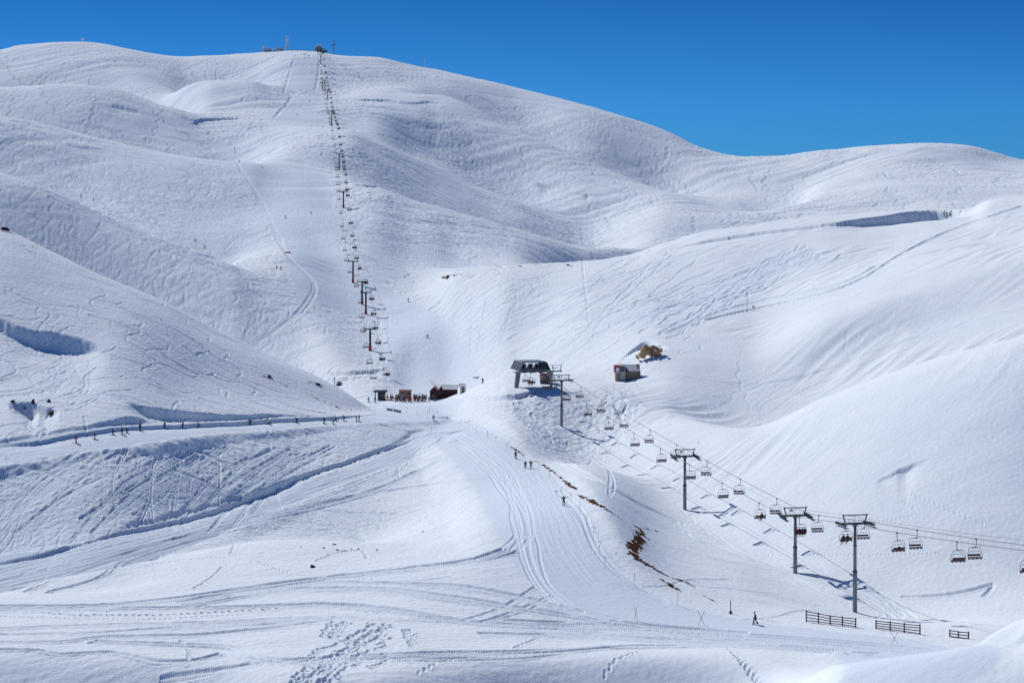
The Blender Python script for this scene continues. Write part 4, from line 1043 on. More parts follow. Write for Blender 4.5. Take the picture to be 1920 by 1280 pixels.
# the queue at the base station
keys = ['black', 'navy', 'black', 'maroon', 'black', 'purple', 'navy', 'red', 'teal', 'black', 'grey', 'blue', 'orange', 'white', 'dark green', 'black']
places = [(724, 744, 'beside the dark lift terminal'), (742, 762, 'in front of the red-roofed kiosk'), (764, 792, 'between the kiosk and the brown chalet'), (790, 818, 'beside the gable of the brown chalet')]
for k in range(92):
    z_ = k % 4 if k < 40 else (2 if k % 3 else 3)
    if k >= 66: z_ = 1
    a, b, txt = places[z_]; u = random.uniform(a, b); v = random.uniform(747.5, 753.5)
    c = random.choice(keys); tcol = random.choice(['black', 'black', 'navy', 'grey', 'white', 'red'])
    person(PRC if k % 3 else PRW, u, v, random.uniform(0, 360), c, tcol, f"person in a {c} jacket in the queue {txt}", group='people queueing at the lift base', dmin=600, scale=random.uniform(.88, 1.06), helmet=random.choice(['black', 'grey', 'white', 'red']))
person(PRC, 722, 751, 160, 'neon yellow', 'black', "person in a neon yellow jacket at the edge of the queue", group='people queueing at the lift base', dmin=600)
for k in range(16):
    u = 541+k*2.6+random.uniform(-.8, .8)
    person(SK, u, 100.5, random.uniform(0, 360), 'black', 'black', "tiny dark figure on the summit skyline between mast and top station", group='figures on the summit', pos=(lambda d: ((u-960)*d/F, d, ground((u-960)*d/F, d)))(2236+random.uniform(-6, 6)))

# ---------------------------------------------------------------- far chairlift
FT = [(694, 657, 617, "lowest far-lift tower, red pads round its foot"), (686, 589, 548, "second far-lift tower up, nearer one of a close pair"), (679, 570, 528, "third far-lift tower up, farther one of a close pair"),
      (662, 530, 490, "fourth far-lift tower up, on the flat below the run"), (644, 390, 359, "fifth far-lift tower up, with red padding"), (636, 318, 288, "sixth far-lift tower up, on the sunny lip"),
      (622, 236, 209, "seventh far-lift tower up, on the steep face"), (614.5, 187, 169, "eighth far-lift tower up, under the high terrace"), (609.5, 169, 151, "right of the twin towers on the high terrace"),
      (604, 169, 155, "left of the twin towers on the high terrace"), (601.5, 120, 97, "topmost far-lift tower, just below the summit station")]
base_p = Vector((-41.8, 642)); FPT = []
FYAW = math.atan2(155, -16.5)-math.pi/2
tprot = None
for i, (u, v, va, lab) in enumerate(FT):
    q = at(u, v, [600, 600, 600, 780, 900, 1050, 1350, 1600, 1750, 1750, 1950][i]); h = (HZ-va)*q.y/F - q.z
    h = max(6.5, min(h, 15))
    t = thing('lift_tower', lab, 'lift tower', q, FYAW*.15, 'towers of the far chairlift')
    m = MB().tube([(0, 0, -1), (0, 0, h)], [.48, .36], 10); part('pole', m, M['darksteel'], t, smooth=True)
    part('crossarm', MB().box((0, 0, h), (4.6, .5, .45)), M['darksteel'], t)
    m = MB()
    for s in (-1, 1): m.tube([(s*2.0, 0, h), (s*2.0, 0, h+.9)], .07, 5)
    m.tube([(-2.0, 0, h+.9), (2.0, 0, h+.9)], .06, 5); m.tube([(0, 0, h), (0, 0, h+.9)], .05, 5); part('work_frame', m, M['darksteel'], t)
    for s in (-1, 1):
        be, wh, wa = sheave_train(2.8, R(12))
        b_ = obj('sheave_train', be, t, (s*2.2, 0, h)); obj('sheave_wheels', wh, b_)
    if i < 5: part('safety_pad', MB().tube([(0, 0, .1), (0, 0, 1.6)], [.62, .56], 10), M['redpaint'], t)
    if i != 9: FPT.append((Vector((q.x, q.y)), q.z+h))
gz = ground(base_p.x, base_p.y)
ftop = Vector(((600-960)*2236/F, 2236)); ftz = (HZ-90)*2236/F
FP = [(base_p, gz+4.0)] + FPT + [(ftop, ftz-2.5)]
FP.sort(key=lambda a: a[0].y)
for _ in range(6):      # keep the rope clear of every rise
    ins = []
    for k in range(len(FP)-1):
        (pa, za_), (pb, zb_) = FP[k], FP[k+1]; worst = (5.5, None)
        for t in np.linspace(.06, .94, 23):
            p = pa.lerp(pb, t); cl = za_*(1-t)+zb_*t - ground(p.x, p.y)
            if cl < worst[0]: worst = (cl, (p, ground(p.x, p.y)+7.5))
        if worst[1]: ins.append(worst[1])
    FP = sorted(FP+ins, key=lambda a: a[0].y)
    if not ins: break
cum = [0]
for k in range(1, len(FP)): cum.append(cum[-1]+(FP[k][0]-FP[k-1][0]).length)
def frope(side, s):
    k = max(0, min(int(np.searchsorted(cum, s))-1, len(FP)-2)); t = (s-cum[k])/(cum[k+1]-cum[k])
    p = FP[k][0].lerp(FP[k+1][0], t); z = FP[k][1]*(1-t)+FP[k+1][1]*t; L_ = cum[k+1]-cum[k]
    return Vector((p.x+side*2.2, p.y, z - 4*t*(1-t)*L_*L_*.00010 + .2)), k, t
for side, lab in ((-1, "left rope of the long far chairlift, with empty chairs"), (1, "right rope of the long far chairlift, with loaded chairs")):
    ps = [frope(side, s)[0] for s in np.linspace(0, cum[-1]-.1, 160)]
    o = obj('haul_rope', MB().tube(ps, .035, 4).mesh('haul_rope', M['cable'])); tag(o, lab, 'cable', 'haul ropes of the far lift')
fc = thing('lift_chair', 'x', 'lift chair', group='chairs of the far lift'); chair_parts(fc, .2, lod=1)
print('FP', [(round(a.y), round(z)) for a, z in FP])
tn = ["the base terminal"]+[f"the {ORD[k]} tower" for k in range(20)]
for side in (-1, 1):
    s = 14.0 if side < 0 else 22.0; cnt = {}
    while s < cum[-1]-12:
        q, k, t = frope(side, s); k = sum(1 for a_ in FPT if a_[0].y < q.y); cnt[k] = cnt.get(k, 0)+1
        seg = f"{ORD[min(cnt[k]-1, 16)]} above {tn[k]}"
        lab = (f"empty far-lift chair on the left line, {seg}" if side < 0 else f"loaded far-lift chair on the right line, {seg}")
        yaw = FYAW*.15 + (math.pi if side < 0 else 0)
        first_or_dup(fc, q, yaw, lab, 'chairs of the far lift')
        if side > 0:
            for x in random.sample([-.7, -.24, .24, .7], random.choice([2, 3, 3, 4])):
                m_ = Matrix.Translation(q) @ Matrix.Rotation(yaw, 4, 'Z'); c = random.choice(['black', 'black', 'navy', 'maroon', 'dark green', 'red'])
                first_or_dup(SS, m_ @ Vector((x+.2, 0, seatz)), yaw, f"rider in {c} on a far-lift chair, {seg}", 'riders on the far lift', 1.0, {'jacket': COLS_[c], 'body': COLS_['black']})
        s += 33
# ---------------------------------------------------------------- upper station of the near lift
def base_at(u, v, d):      # a point at chosen depth, standing on the ground
    x = (u-960)*d/F; return Vector((x, d, ground(x, d)))
S = .1453      # metres per photo pixel at the station depth (542 m)
sz = stz       # rope height
st = thing('lift_station', "grey steel lift station with a glazed trapezoid canopy on slanted legs", 'lift station', (ST.x+0, ST.y, sz), YAW)
# local: x right, y up-line, z relative to the rope
hw = 4.1
cx = -.2
shell = [(-hw-.3+cx, .45), (-hw+.75+cx, 2.75), (hw-.75+cx, 2.75), (hw+.3+cx, .45)]
m = MB(); m.prism([(shell[0][0], .45), (shell[1][0], 2.75), (shell[1][0]+.3, 2.75), (shell[0][0]+.42, .45)], -2, 9)
m.prism([(shell[3][0], .45), (shell[3][0]-.42, .45), (shell[2][0]-.3, 2.75), (shell[2][0], 2.75)], -2, 9)
part('side_panel', m, M['darksteel'], st)
m = MB(); m.box((cx, 3.5, 2.72), (2*hw-1.5, 8, .26)); cv = part('canopy_roof', m, M['steel'], st, bevel=.05)
m = MB(); m.box((cx, 3.5, .62), (2*hw+.2, 11.0, .36)); part('lower_deck', m, M['steel'], st, bevel=.04)
m = MB()
for x in np.linspace(-2.9, 2.9, 7): m.box((cx+x, -1.9, 1.75), (.08, .08, 1.9)); m.box((cx+x, 8.9, 1.75), (.08, .08, 1.9))
m.box((cx, -1.9, 1.2), (6.4, .06, .08)); part('window_mullion', m, M['steel'], st)
m = MB()
for x in (-2.1, -.3, 1.5): m.box((cx+x, 3, 1.35), (1.0, 2.2, .8)); m.tube([(cx+x-.5, 2, 1.9), (cx+x+.5, 2, 1.9)], .28, 10)
m.box((cx+2.6, 2.5, 1.7), (.9, 3, 1.9)); part('drive_machinery', m, M['darksteel'], st, bevel=.04)
m = MB(); m.tube([(cx, 4, .15), (cx, 4, .35)], 2.3, 28); part('bullwheel', m, M['darksteel'], st)
m = MB()
for k in range(9): m.box((cx-3.2+k*.8, -1.2+.1*(k % 2), .15+.06*(k % 3)), (.62, 1.6, .42))
part('tyre_conveyor', m, M['black'], st, bevel=.05)
gL = ground(ST.x-4.6, ST.y)-sz; gR = ground(ST.x+4.2, ST.y-6)-sz
m = MB(); m.prism([(-4.5, gL-.5), (-3.5, gL-.5), (-2.6, .4), (-3.9, .4)], 4.2, 5.2); part('leg', m, M['steel'], st)
m = MB(); m.prism([(4.0, gR-.5), (4.9, gR-.5), (4.75, gR+1.2), (4.85, -.1), (5.3, .3), (3.0, .3), (3.3, -.1), (4.15, -1.6), (4.2, gR+1.2)], -1.6, -.8); part('leg', m, M['steel'], st)
m = MB(); m.box((-4.4, -.6, .05), (3.0, 1.8, .12)); m.tube([(-5.9, -1.5, .1), (-5.9, .3, .1)], .05, 5); wp = part('work_platform', m, M['steel'], st)
m = MB(); m.box((-4.3, -.6, .24), (2.7, 1.6, .26)); part('snow_load', m, M['snowcap'], wp, bevel=.1)
m = MB()
for x in (5.0, 6.9): m.tube([(x, -1.5, .3), (x+(.35 if x > 6 else -.25), -1.5, 1.95)], .11, 5)
m.tube([(3.9, -1.5, 1.95), (7.2, -1.5, 1.95)], .05, 5); m.box((5.7, -1.5, .25), (3.4, .35, .3)); m.box((5.3, -1.5, 1.2), (1.6, .1, .15)); part('rescue_frame', m, M['darksteel'], st)
m = MB(); m.box((4.7, -1.64, -1.55), (.55, .03, .75)); sg = part('notice_board', m, M['white'], st)
m = MB(); m.box((4.7, -1.67, -1.5), (.22, .02, .22)); part('notice_mark', m, M['redpaint'], sg)

def box_building(name, label, cat, loc, rz, w, dp, h, wallm, parts):
    t = thing(name, label, cat, loc, rz); m = MB(); m.box((0, dp/2, h/2-1), (w, dp, h+2)); part('wall', m, wallm, t, bevel=.03); return t
# brown hut behind the station
hp = base_at(1024, 716, 556)
t = box_building('operator_hut', "small brown stone operator hut with red eave beside the lift station", 'hut', hp, 0, 3.4, 3.0, 2.5, M['stone'], None)
m = MB(); m.prism([(-1.9, 2.75), (-1.9, 2.95), (1.95, 2.72), (1.95, 2.52)], -.3, 3.4); rf = part('roof', m, M['redpaint'], t)
m = MB(); m.prism([(-1.8, 2.96), (-1.8, 3.12), (1.8, 2.9), (1.8, 2.74)], -.1, 3.3); part('snow_load', m, M['snowcap'], rf)
wn = part('window', MB().box((.15, -.02, 1.5), (1.7, .06, .9)), M['glass'], t); part('window_frame', MB().box((.15, -.05, 1.98), (1.9, .06, .07)).box((.15, -.05, 1.02), (1.9, .06, .07)), M['wood'], wn)
part('plinth', MB().box((-.9, -.25, .25), (1.6, .5, .8)), M['darksteel'], t)
p_ = base_at(1031.5, 700, 552)
t = thing('warning_beacon', "short post with a red lamp head beside the station hut", 'beacon', (p_.x, p_.y, p_.z)); part('post', MB().tube([(0, 0, 0), (0, 0, 3.6)], .05, 6), M['darksteel'], t); part('lamp_head', MB().tube([(0, 0, 3.6), (0, 0, 4.0)], [.22, .16], 8), M['redpaint'], t)
# stone hut on the right
d2 = 566; s2 = d2/F; q = Vector(((1153-960)*s2, d2, (HZ-722)*s2)); 
t = thing('stone_hut', "stone hut with dark doorway, red trim and snow-laden roof on the slope", 'hut', q, R(4))
def X2(u): return (u-1153)*s2
def Z2(v): return (722-v)*s2
m = MB(); m.box(((X2(1163)+X2(1155))/2, 1.5, Z2(700)/2-.6), (X2(1163)-X2(1155), 3, Z2(700)+1.2)); part('stone_pier', m, M['stone'], t)
m = MB(); m.box(((X2(1173)+X2(1163))/2, 1.9, Z2(684)/2-.6), (X2(1173)-X2(1163), 3.4, Z2(684)+1.2)); part('wall', m, M['plaster'], t)
dr = part('door', MB().box((X2(1167.5), .17, (Z2(688)+Z2(697))/2), (X2(1171)-X2(1163.6), .1, Z2(687.5)-Z2(697))), M['glass'], t)
m = MB(); m.box((X2(1167.5), .16, Z2(687)), (1.4, .14, .12)); m.box((X2(1163.3), .16, Z2(692)), (.1, .14, 1.5)); m.box((X2(1171.8), .16, Z2(692)), (.1, .14, 1.5)); part('door_frame', m, M['beige'], dr)
m = MB(); m.box(((X2(1162)+X2(1152.5))/2, 1.2, (Z2(685)+Z2(698))/2), (X2(1162)-X2(1152.5), 3.0, Z2(685)-Z2(698))); fa = part('fascia', m, M['redpaint'], t)
m = MB(); m.box((X2(1158), -.36, Z2(692.5)), (.95, .16, 1.05), Matrix.Rotation(.2, 3, 'Y')); part('snow_load', m, M['snowcap'], fa, bevel=.1)
m = MB(); m.box(((X2(1173)+X2(1202))/2, 2.6, Z2(697)/2-.6+.1), (X2(1202)-X2(1173), 3.8, Z2(697)+1.2)); part('stone_wall', m, M['stone'], t)
m = MB(); x0, x1 = X2(1173), X2(1201); zt, zb = Z2(685), Z2(696.5)
m.bm.faces.new([m.bm.verts.new(p) for p in [(x0, .3, zb), (x1, .3, zb), (x1, 4.6, zt), (x0, 4.6, zt)]])
bmesh.ops.solidify(m.bm, geom=list(m.bm.faces), thickness=-.16); rf = part('roof', m, M['redpaint'], t)
m = MB(); m.bm.faces.new([m.bm.verts.new(p) for p in [(x0+.5, .45, zb+.08), (x1-.1, .45, zb+.08), (x1-.9, 4.4, zt+.0), (x0+.15, 4.5, zt+.02)]])
bmesh.ops.solidify(m.bm, geom=list(m.bm.faces), thickness=.22); part('snow_load', m, M['snowcap'], rf)
part('chimney', MB().box((X2(1199), 2.6, Z2(688)), (.8, .8, 1.3)), M['stone'], t)

# rocks
def rock_mesh(sx, sy, szz, seed, mat, n=3):
    szz = szz*1.0
    b = bmesh.new(); bmesh.ops.create_icosphere(b, subdivisions=n, radius=1); r = random.Random(seed)
    dirs = [(Vector((r.gauss(0, 1), r.gauss(0, 1), r.gauss(0, 1))).normalized(), r.uniform(.55, .95)) for _ in range(16)]
    for v in b.verts:
        co_ = v.co.copy(); k = 1.0
        for d_, o_ in dirs:
            t_ = co_.dot(d_)
            if t_ > o_: k = min(k, o_/t_)
        k *= 1+.06*math.sin(co_.x*9+seed)*math.cos(co_.z*11)
        v.co = Vector((co_.x*sx*k, co_.y*sy*k, co_.z*szz*k))
    mb = MB(); mb.bm.free(); mb.bm = b; return mb.mesh('boulder', mat)
# ochre outcrop: clustered crags stepping down to the left, snow between
oc = thing('rock_outcrop', "craggy ochre rock outcrop breaking through snow above the stone hut", 'rock', base_at(1215, 668, hit(1215, 672, 560)))
doc = oc.location.y; so_ = doc/F
for k, (u, v, a, b_) in enumerate([(1196, 670, 5, 5), (1203, 665, 8, 7), (1210, 659, 9, 10), (1216, 655, 9, 9), (1222, 662, 9, 8), (1229, 660, 9, 9), (1235, 664, 7, 7), (1239, 656, 5, 6), (1226, 652, 6, 5), (1212, 649, 6, 5), (1232, 652, 5, 4)]):
    me = rock_mesh(a*so_*1.15, 1.8, b_*so_*.85, 20+k, M['ochre']); o = obj('crag', me, oc, ((u-960)*so_-oc.location.x, random.uniform(-.4, 1.2), (HZ-v)*so_-oc.location.z)); o.rotation_euler = (0, R(random.uniform(15, 50)), 0)
for k, (u, v, a) in enumerate([(1199, 661, 3), (1218, 648, 4), (1228, 656, 3.5), (1236, 648, 4), (1224, 668, 3)]):
    obj('snow_patch', rock_mesh(a*so_, .9, a*.55*so_, 50+k, M['snowcap']), oc, ((u-960)*so_-oc.location.x, -1.2, (HZ-v)*so_-oc.location.z))
def boulder(u, v, w_px, h_px, label, mat='rock', group=None, dmin=0, seed=1, tilt=0):
    q = at(u, v, dmin); s = q.y/F
    o = obj('boulder', rock_mesh(w_px*s/2, w_px*s/2.2, h_px*s/1.6, seed, M[mat]), None, (q.x, q.y, q.z+h_px*s*.15)); o.rotation_euler = (0, R(tilt), random.uniform(0, .5))
    return tag(o, label, 'boulder', group)
boulder(586.5, 1063, 13, 6, "dark elongated boulder reached by footprints below the small mound", tilt=38, seed=3)
boulder(96, 776, 16, 11, "large dark brown boulder hanging over the shadowed hollow at far left", seed=4)
boulder(92, 753, 9, 7, "thin dark rock just above the large brown boulder", seed=5, tilt=45)
boulder(62, 755, 9, 12, "upright dark rock between the two shadowed hollows", seed=6)
boulder(24, 753, 10, 5, "dark flat rock at the left lip of the shadowed hollows", seed=7, tilt=25)
boulder(46, 765, 8, 4, "small dark rock low on the snow tongue at far left", seed=8, tilt=35)
boulder(10, 431, 20, 9, "black rock cropping out on the left hill crest", seed=9, tilt=22)
for k, (u, v, w_, txt) in enumerate([(564.5, 1026, 5, "small round dark stone left on the mound crest"), (607, 1027, 7, "dark stone near the middle of the mound crest"), (633, 1031, 8, "brownish stone in the shaded dip of the mound"), (645, 1032, 6, "small stone right of the shaded dip on the mound"),
      (659, 1029, 5, "small stone where the footprints top the mound"), (672, 1029, 6, "flat stone beside the footprint fork on the mound"), (707, 1031, 7, "flat stone farthest right on the mound"), (627, 1021, 9, "thin dark ledge on the very top of the mound"), (793, 997, 6, "dark stone at the edge of the smooth bowl"), (753, 1022, 4, "tiny stone between bowl and mound"),
      (658, 768, 5, "small dark stone on the tail of the left hill"), (505, 706, 14, "dark rock in the left hill flank"), (595, 721, 15, "dark rock ledge low on the left hill crest"), (302, 600, 5, "small rock high on the left hill flank"), (352, 620, 4, "tiny rock right of centre on the left hill flank"), (428, 670, 5, "small lone rock on the left hill flank"),
      (1065, 497, 8, "dark rock on the crest right of the far mound line"), (840, 519, 11, "dark rock at the left end of the sunny crest"), (975, 499, 6, "small dark rock midway along the sunny crest"), (1310, 830, 4, "small dark stone on the front right ridge"), (1393, 573, 3, "small dark stone beside the snow mast"), (1248, 658, 3, "tiny stone right of the ochre outcrop"), (215, 116, 5, "small rock under the left summit")]):
    boulder(u, v, w_*.8, w_*.4, txt, seed=60+k, tilt=random.uniform(-15, 25), group='stones showing through the snow')

# ---------------------------------------------------------------- base area
D0 = 640; s0 = D0/F
def lo(u, v, d=D0): return ((u-960)*d/F, d, (HZ-v)*d/F)
g0 = ground(*lo(715, 750)[:2])
t = thing('lift_terminal', "dark lift base terminal with open operator bay left of the queue", 'lift station', (lo(716, 750)[0], D0+2, g0), 0)
part('operator_bay', MB().box((-.2, 0, 1.0), (2.4, 2.4, 2.8)), M['darksteel'], t, bevel=.05)
part('window', MB().box((-.2, -1.23, 1.5), (2.0, .05, .8)), M['glass'], t)
part('canopy', MB().box((-.6, 0, 2.65), (4.6, 3.4, .28)), M['darksteel'], t, bevel=.04)
m = MB(); m.tube([(-.6, 1, 2.9), (-.6, 1, 3.1)], 2.1, 24); part('bullwheel', m, M['steel'], t)
m = MB(); m.tube([(-2.6, -.5, 2.8), (-2.7, -.5, 4.4)], .06, 5); m.tube([(-2.7, -.5, 4.4), (1.4, -.5, 4.3)], .04, 5); m.tube([(1.4, -.5, 4.3), (1.3, -.5, 2.8)], .06, 5); part('guide_frame', m, M['darksteel'], t)
m = MB(); m.box((-2.2, 0, 1.2), (.3, .3, 2.9)); part('leg', m, M['darksteel'], t)
k0 = ground(*lo(759, 750)[:2])
t = thing('ticket_kiosk', "beige kiosk with a flat red roof behind the queue", 'kiosk', (lo(759, 750)[0], D0+3, k0), 0)
part('wall', MB().box((0, 0, 1.0), (3.9, 2.6, 2.9)), M['beige'], t, bevel=.03); part('roof', MB().box((0, 0, 2.53), (4.2, 3.0, .22)), M['redpaint'], t)
part('window', MB().box((-.7, -1.32, 1.5), (1.3, .05, .8)), M['glass'], t); part('door', MB().box((1.2, -1.32, 1.0), (.8, .05, 1.9)), M['darkwood'], t)
c0 = ground(*lo(838, 750)[:2]); 
t = thing('chalet', "dark brown twin-gabled wooden chalet with snow on its long roof", 'chalet', (lo(806, 750)[0], D0, c0), 0)
kx = s0
def gable(x0, x1, y0, y1, hw_, hr):
    m = MB(); xm = (x0+x1)/2; m.prism([(x0, -1.5), (x1, -1.5), (x1, hw_), (xm, hr), (x0, hw_)], y0, y1); return m
part('gable_wall', gable(0, 16.5*kx, 0, 3.2, 1.95, 3.3), M['darkwood'], t)
part('gable_wall', gable(14.8*kx, 26*kx, .4, 6, 1.9, 3.3), M['darkwood'], t)
part('wall', MB().box((38*kx, 3.2, .55), (26*kx, 5, 3.7)), M['darkwood'], t)
m = MB()
for (xa, za, xb, zb_) in [(-.25, 1.85, 8.2*kx, 3.4), (8.2*kx, 3.4, 15.2*kx, 2.2), (15.2*kx, 2.2, 20.4*kx, 3.4), (20.4*kx, 3.4, 26*kx, 2.1)]:
    m.prism([(xa, za), (xa, za+.12), (xb, zb_+.12), (xb, zb_)], -.35, .25)
m.box((43*kx, 5.6, 3.42), (46*kx, .12, .14)); part('red_eave', m, M['redpaint'], t)
m = MB(); m.prism([(.6, 2.6), (52*kx, 2.5), (55*kx, 3.3), (9*kx, 3.38)], .9, 5.5)
m.bm.free(); m.bm = bmesh.new()
m.bm.faces.new([m.bm.verts.new(p) for p in [(21.5*kx, .55, 2.5), (51*kx, .55, 2.45), (56*kx, 5.5, 3.35), (20*kx, 5.5, 3.35)]])
m.bm.faces.new([m.bm.verts.new(p) for p in [(8.6*kx, .3, 3.46), (15.2*kx, .3, 2.35), (15.2*kx, 4.5, 2.6), (9*kx, 4.5, 3.5)]])
m.bm.faces.new([m.bm.verts.new(p) for p in [(20.2*kx, .3, 3.44), (15.2*kx, .3, 2.35), (15.2*kx, 4.5, 2.6), (20.2*kx, 4.5, 3.5)]])
bmesh.ops.solidify(m.bm, geom=list(m.bm.faces), thickness=.18); part('roof_snow', m, M['snowcap'], t)
for x in (9.5, 18.5): part('window', MB().box((x*kx, -.02 if x < 12 else .38, 1.3), (.5, .05, .55)), M['glass'], t)
w0 = ground(*lo(868, 748, 612)[:2])
t = thing('cabin', "narrow white cabin with a dark door at the right end of the chalet", 'cabin', (lo(868, 748, 612)[0], 612, w0), R(-8))
part('wall', MB().box((0, 0, .9), (1.5, 1.6, 3.2)), M['plaster'], t, bevel=.03); part('door', MB().box((.15, -.82, 1.1), (.42, .05, 2.1)), M['darkwood'], t); part('roof', MB().box((.15, 0, 2.6), (2.0, 2.0, .18)), M['white'], t)
# snow banks heaped at the chalet are part of the slopes; barrier nets and banners
def net(u0, v0_, u1, v1, h, label, matn='net', d=None, posts=6, dmin=600):
    a = at(u0, v0_, dmin); b = at(u1, v1, dmin); t = thing('net_fence', label, 'net fence', a); n = posts*4
    P_ = [a.lerp(b, k/n) for k in range(n+1)]
    for p in P_: p.z = ground(p.x, p.y)
    m = MB()
    for k in range(n):
        p, q = P_[k]-a, P_[k+1]-a
        for zz in np.linspace(.15, h, 6): m.tube([p+Vector((0, 0, zz)), q+Vector((0, 0, zz))], .018, 3)
        m.tube([p+Vector((0, 0, .15)), p+Vector((0, 0, h))], .018, 3)
    part('netting', m, M[matn], t)
    for k in range(posts+1):
        p = P_[k*4]-a; part('post', MB().tube([p-Vector((0, 0, .3)), p+Vector((0, 0, h+.15))], .03, 5), M['orange'], t)
net(806, 717, 830, 731, 1.3, "pink net fence climbing the piste edge behind the chalet roof", posts=4)
net(735, 753.5, 771, 754.5, 1.0, "pink barrier netting in front of the queue", posts=7)
def banner(u, v, w_, h_, label, mats, dmin=600, marks=True):
    q = at(u, v, dmin); s = q.y/F; t = thing('banner', label, 'banner', q)
    W, H = w_*s, h_*s
    part('cloth', MB().box((0, 0, .25+H/2), (W, .03, H)), M[mats], t)
    m = MB()
    for k in range(7):
        if k % 4 != 3: m.box((-W*.36+k*W*.12, -.025, .25+H*.5), (W*.07, .012, H*.42))
    part('lettering', m, M['white' if mats != 'white' else 'redpaint'], t)
    for s_ in (-1, 1): part('post', MB().tube([(s_*W/2, .03, -.3), (s_*W/2, .03, .35+H)], .03, 5), M['greypole'], t)
banner(866.5, 724, 11, 3.4, "red banner with white marks right of the chalet roof", 'red')
banner(893, 710.5, 11, 3.2, "pale banner with red marks, higher than the red one", 'white')
banner(540, 475.5, 9, 3, "small red banner far up beside the groomed run", 'red', 780)
def blue_panel(u0, v0_, u1, v1, label):  # plain blue-grey sheet set upright between two thin posts
    a = at(u0, v0_+3.5); b = at(u1, v1+3.5); t = thing('blue_grey_panel', label, 'barrier', a); m = MB(); e = b-a
    m.bm.faces.new([m.bm.verts.new(p) for p in [(0, 0, .1), (e.x, e.y, e.z+.1), (e.x, e.y, e.z+.75), (0, 0, .75)]]); bmesh.ops.solidify(m.bm, geom=list(m.bm.faces), thickness=.05)
    part('panel', m, M['banner'], t)
    for p in (Vector((0, 0, 0)), e): part('post', MB().tube([p-Vector((0, 0, .2)), p+Vector((0, 0, 1.0))], .04, 5), M['bamboo'], t)
blue_panel(725, 766, 736, 768, "left one of two low blue-grey panels below the queue"); blue_panel(738, 768, 752, 771, "right one of two low blue-grey panels below the queue")
q = at(633, 722, 560)
t = thing('snow_machine', "small boxed snow machine with an upright mast behind the left hill crest", 'machine', q)
part('mast', MB().tube([(-1.0, 0, -.5), (-1.0, 0, 2.9)], .13, 6), M['darksteel'], t); part('housing', MB().box((.6, 0, .9), (1.7, 1.2, .9)), M['plaster'], t, bevel=.08); part('sled', MB().box((.6, 0, .2), (2.1, 1.4, .45)), M['black'], t, bevel=.05); part('grille', MB().box((.6, -.62, .9), (.9, .05, .5)), M['glass'], t)

# ---------------------------------------------------------------- fences
def rail_fence(us, vt, vb, d0, label, rails=4, stub=None):
    dd = [d0(u) for u in us]; P_ = [base_at(u, 0, d) for u, d in zip(us, dd)]
    a = P_[0].copy(); t = thing('wooden_fence', label, 'fence', a, 0, 'wooden fences at the piste corner')
    tops = [(HZ-v)*d/F for v, d in zip(vt, dd)]; bots = [(HZ-v)*d/F for v, d in zip(vb, dd)]
    for p, z1 in zip(P_, tops):
        r = p-a; part('post', MB().box((r.x, r.y, (z1+p.z-.3)/2-a.z), (.17, .17, z1-p.z+.3+.12)), M['wood'], t, bevel=.01)
    for k in range(len(us)-1):
        for j in range(rails):
            f = .08+.84*j/(rails-1)
            pa = Vector((P_[k].x, P_[k].y-.11, tops[k]*(1-f)+max(bots[k], P_[k].z)*f))-a; pb = Vector((P_[k+1].x, P_[k+1].y-.11, tops[k+1]*(1-f)+max(bots[k+1], P_[k+1].z)*f))-a
            pb.z += random.uniform(-.04, .04); e = (pb-pa); L_ = e.length; rot = e.to_track_quat('X', 'Z').to_matrix()
            part('rail', MB().box((pa+pb)/2, (L_+.05, .05, .13), rot), M['wood'], t)
    return t
def fd(v): return lambda u: v
f1 = rail_fence([1511.8, 1534.5, 1556.5, 1579.5, 1604.5], [1143.5, 1148, 1153, 1155.5, 1158.5], [1164, 1166, 1169, 1171, 1175], lambda u: hit(u, 1165+(u-1511)*.11), "left wooden rail fence with five posts, sloping down to the right")
f2 = rail_fence([1642.5, 1669, 1695.5, 1725], [1162, 1164.5, 1168, 1170], [1177, 1180, 1184, 1189], lambda u: hit(u, 1178+(u-1642)*.13), "middle wooden rail fence with four posts, crossed by a tower shadow")
f3 = rail_fence([1781, 1797, 1816], [1180, 1183, 1184], [1195, 1197, 1198], lambda u: hit(u, 1193+(u-1781)*.12), "short broken wooden fence half buried at far right", rails=3)
# crossed bamboo poles
for u, v, h_, lab in [(1192, 1162, 27, "crossed bamboo poles at the inner bend of the piste, leftmost pair"), (1315, 1171, 27, "crossed bamboo poles midway to the walker, middle pair"), (1677, 1207, 24, "crossed bamboo poles below the middle fence, rightmost pair")]:
    q = at(u, v); s = q.y/F; H = h_*s; sp_ = .55 if u > 1200 else .3
    t = thing('crossed_poles', lab, 'marker poles', q, 0, 'crossed bamboo markers')
    for s_ in (-1, 1): part('bamboo_pole', MB().tube([(s_*sp_, s_*.05, -.2), (-s_*sp_*.9, s_*.02, H)], .03, 5), M['bamboo'], t)
    part('lashing', MB().box((0, 0, H*.52), (.12, .12, .12)), M['orange'], t, bevel=.02)
q = at(1370, 1150)
t = thing('marker_post', "dark rope-wound marker post on the piste edge near the walker", 'post', q); part('post', MB().tube([(0, 0, -.2), (0, 0, 2.0)], .07, 6), M['wood'], t); part('rope_coil', MB().tube([(0, 0, .1), (0, 0, .4)], [.3, .2], 8), M['darksteel'], t)
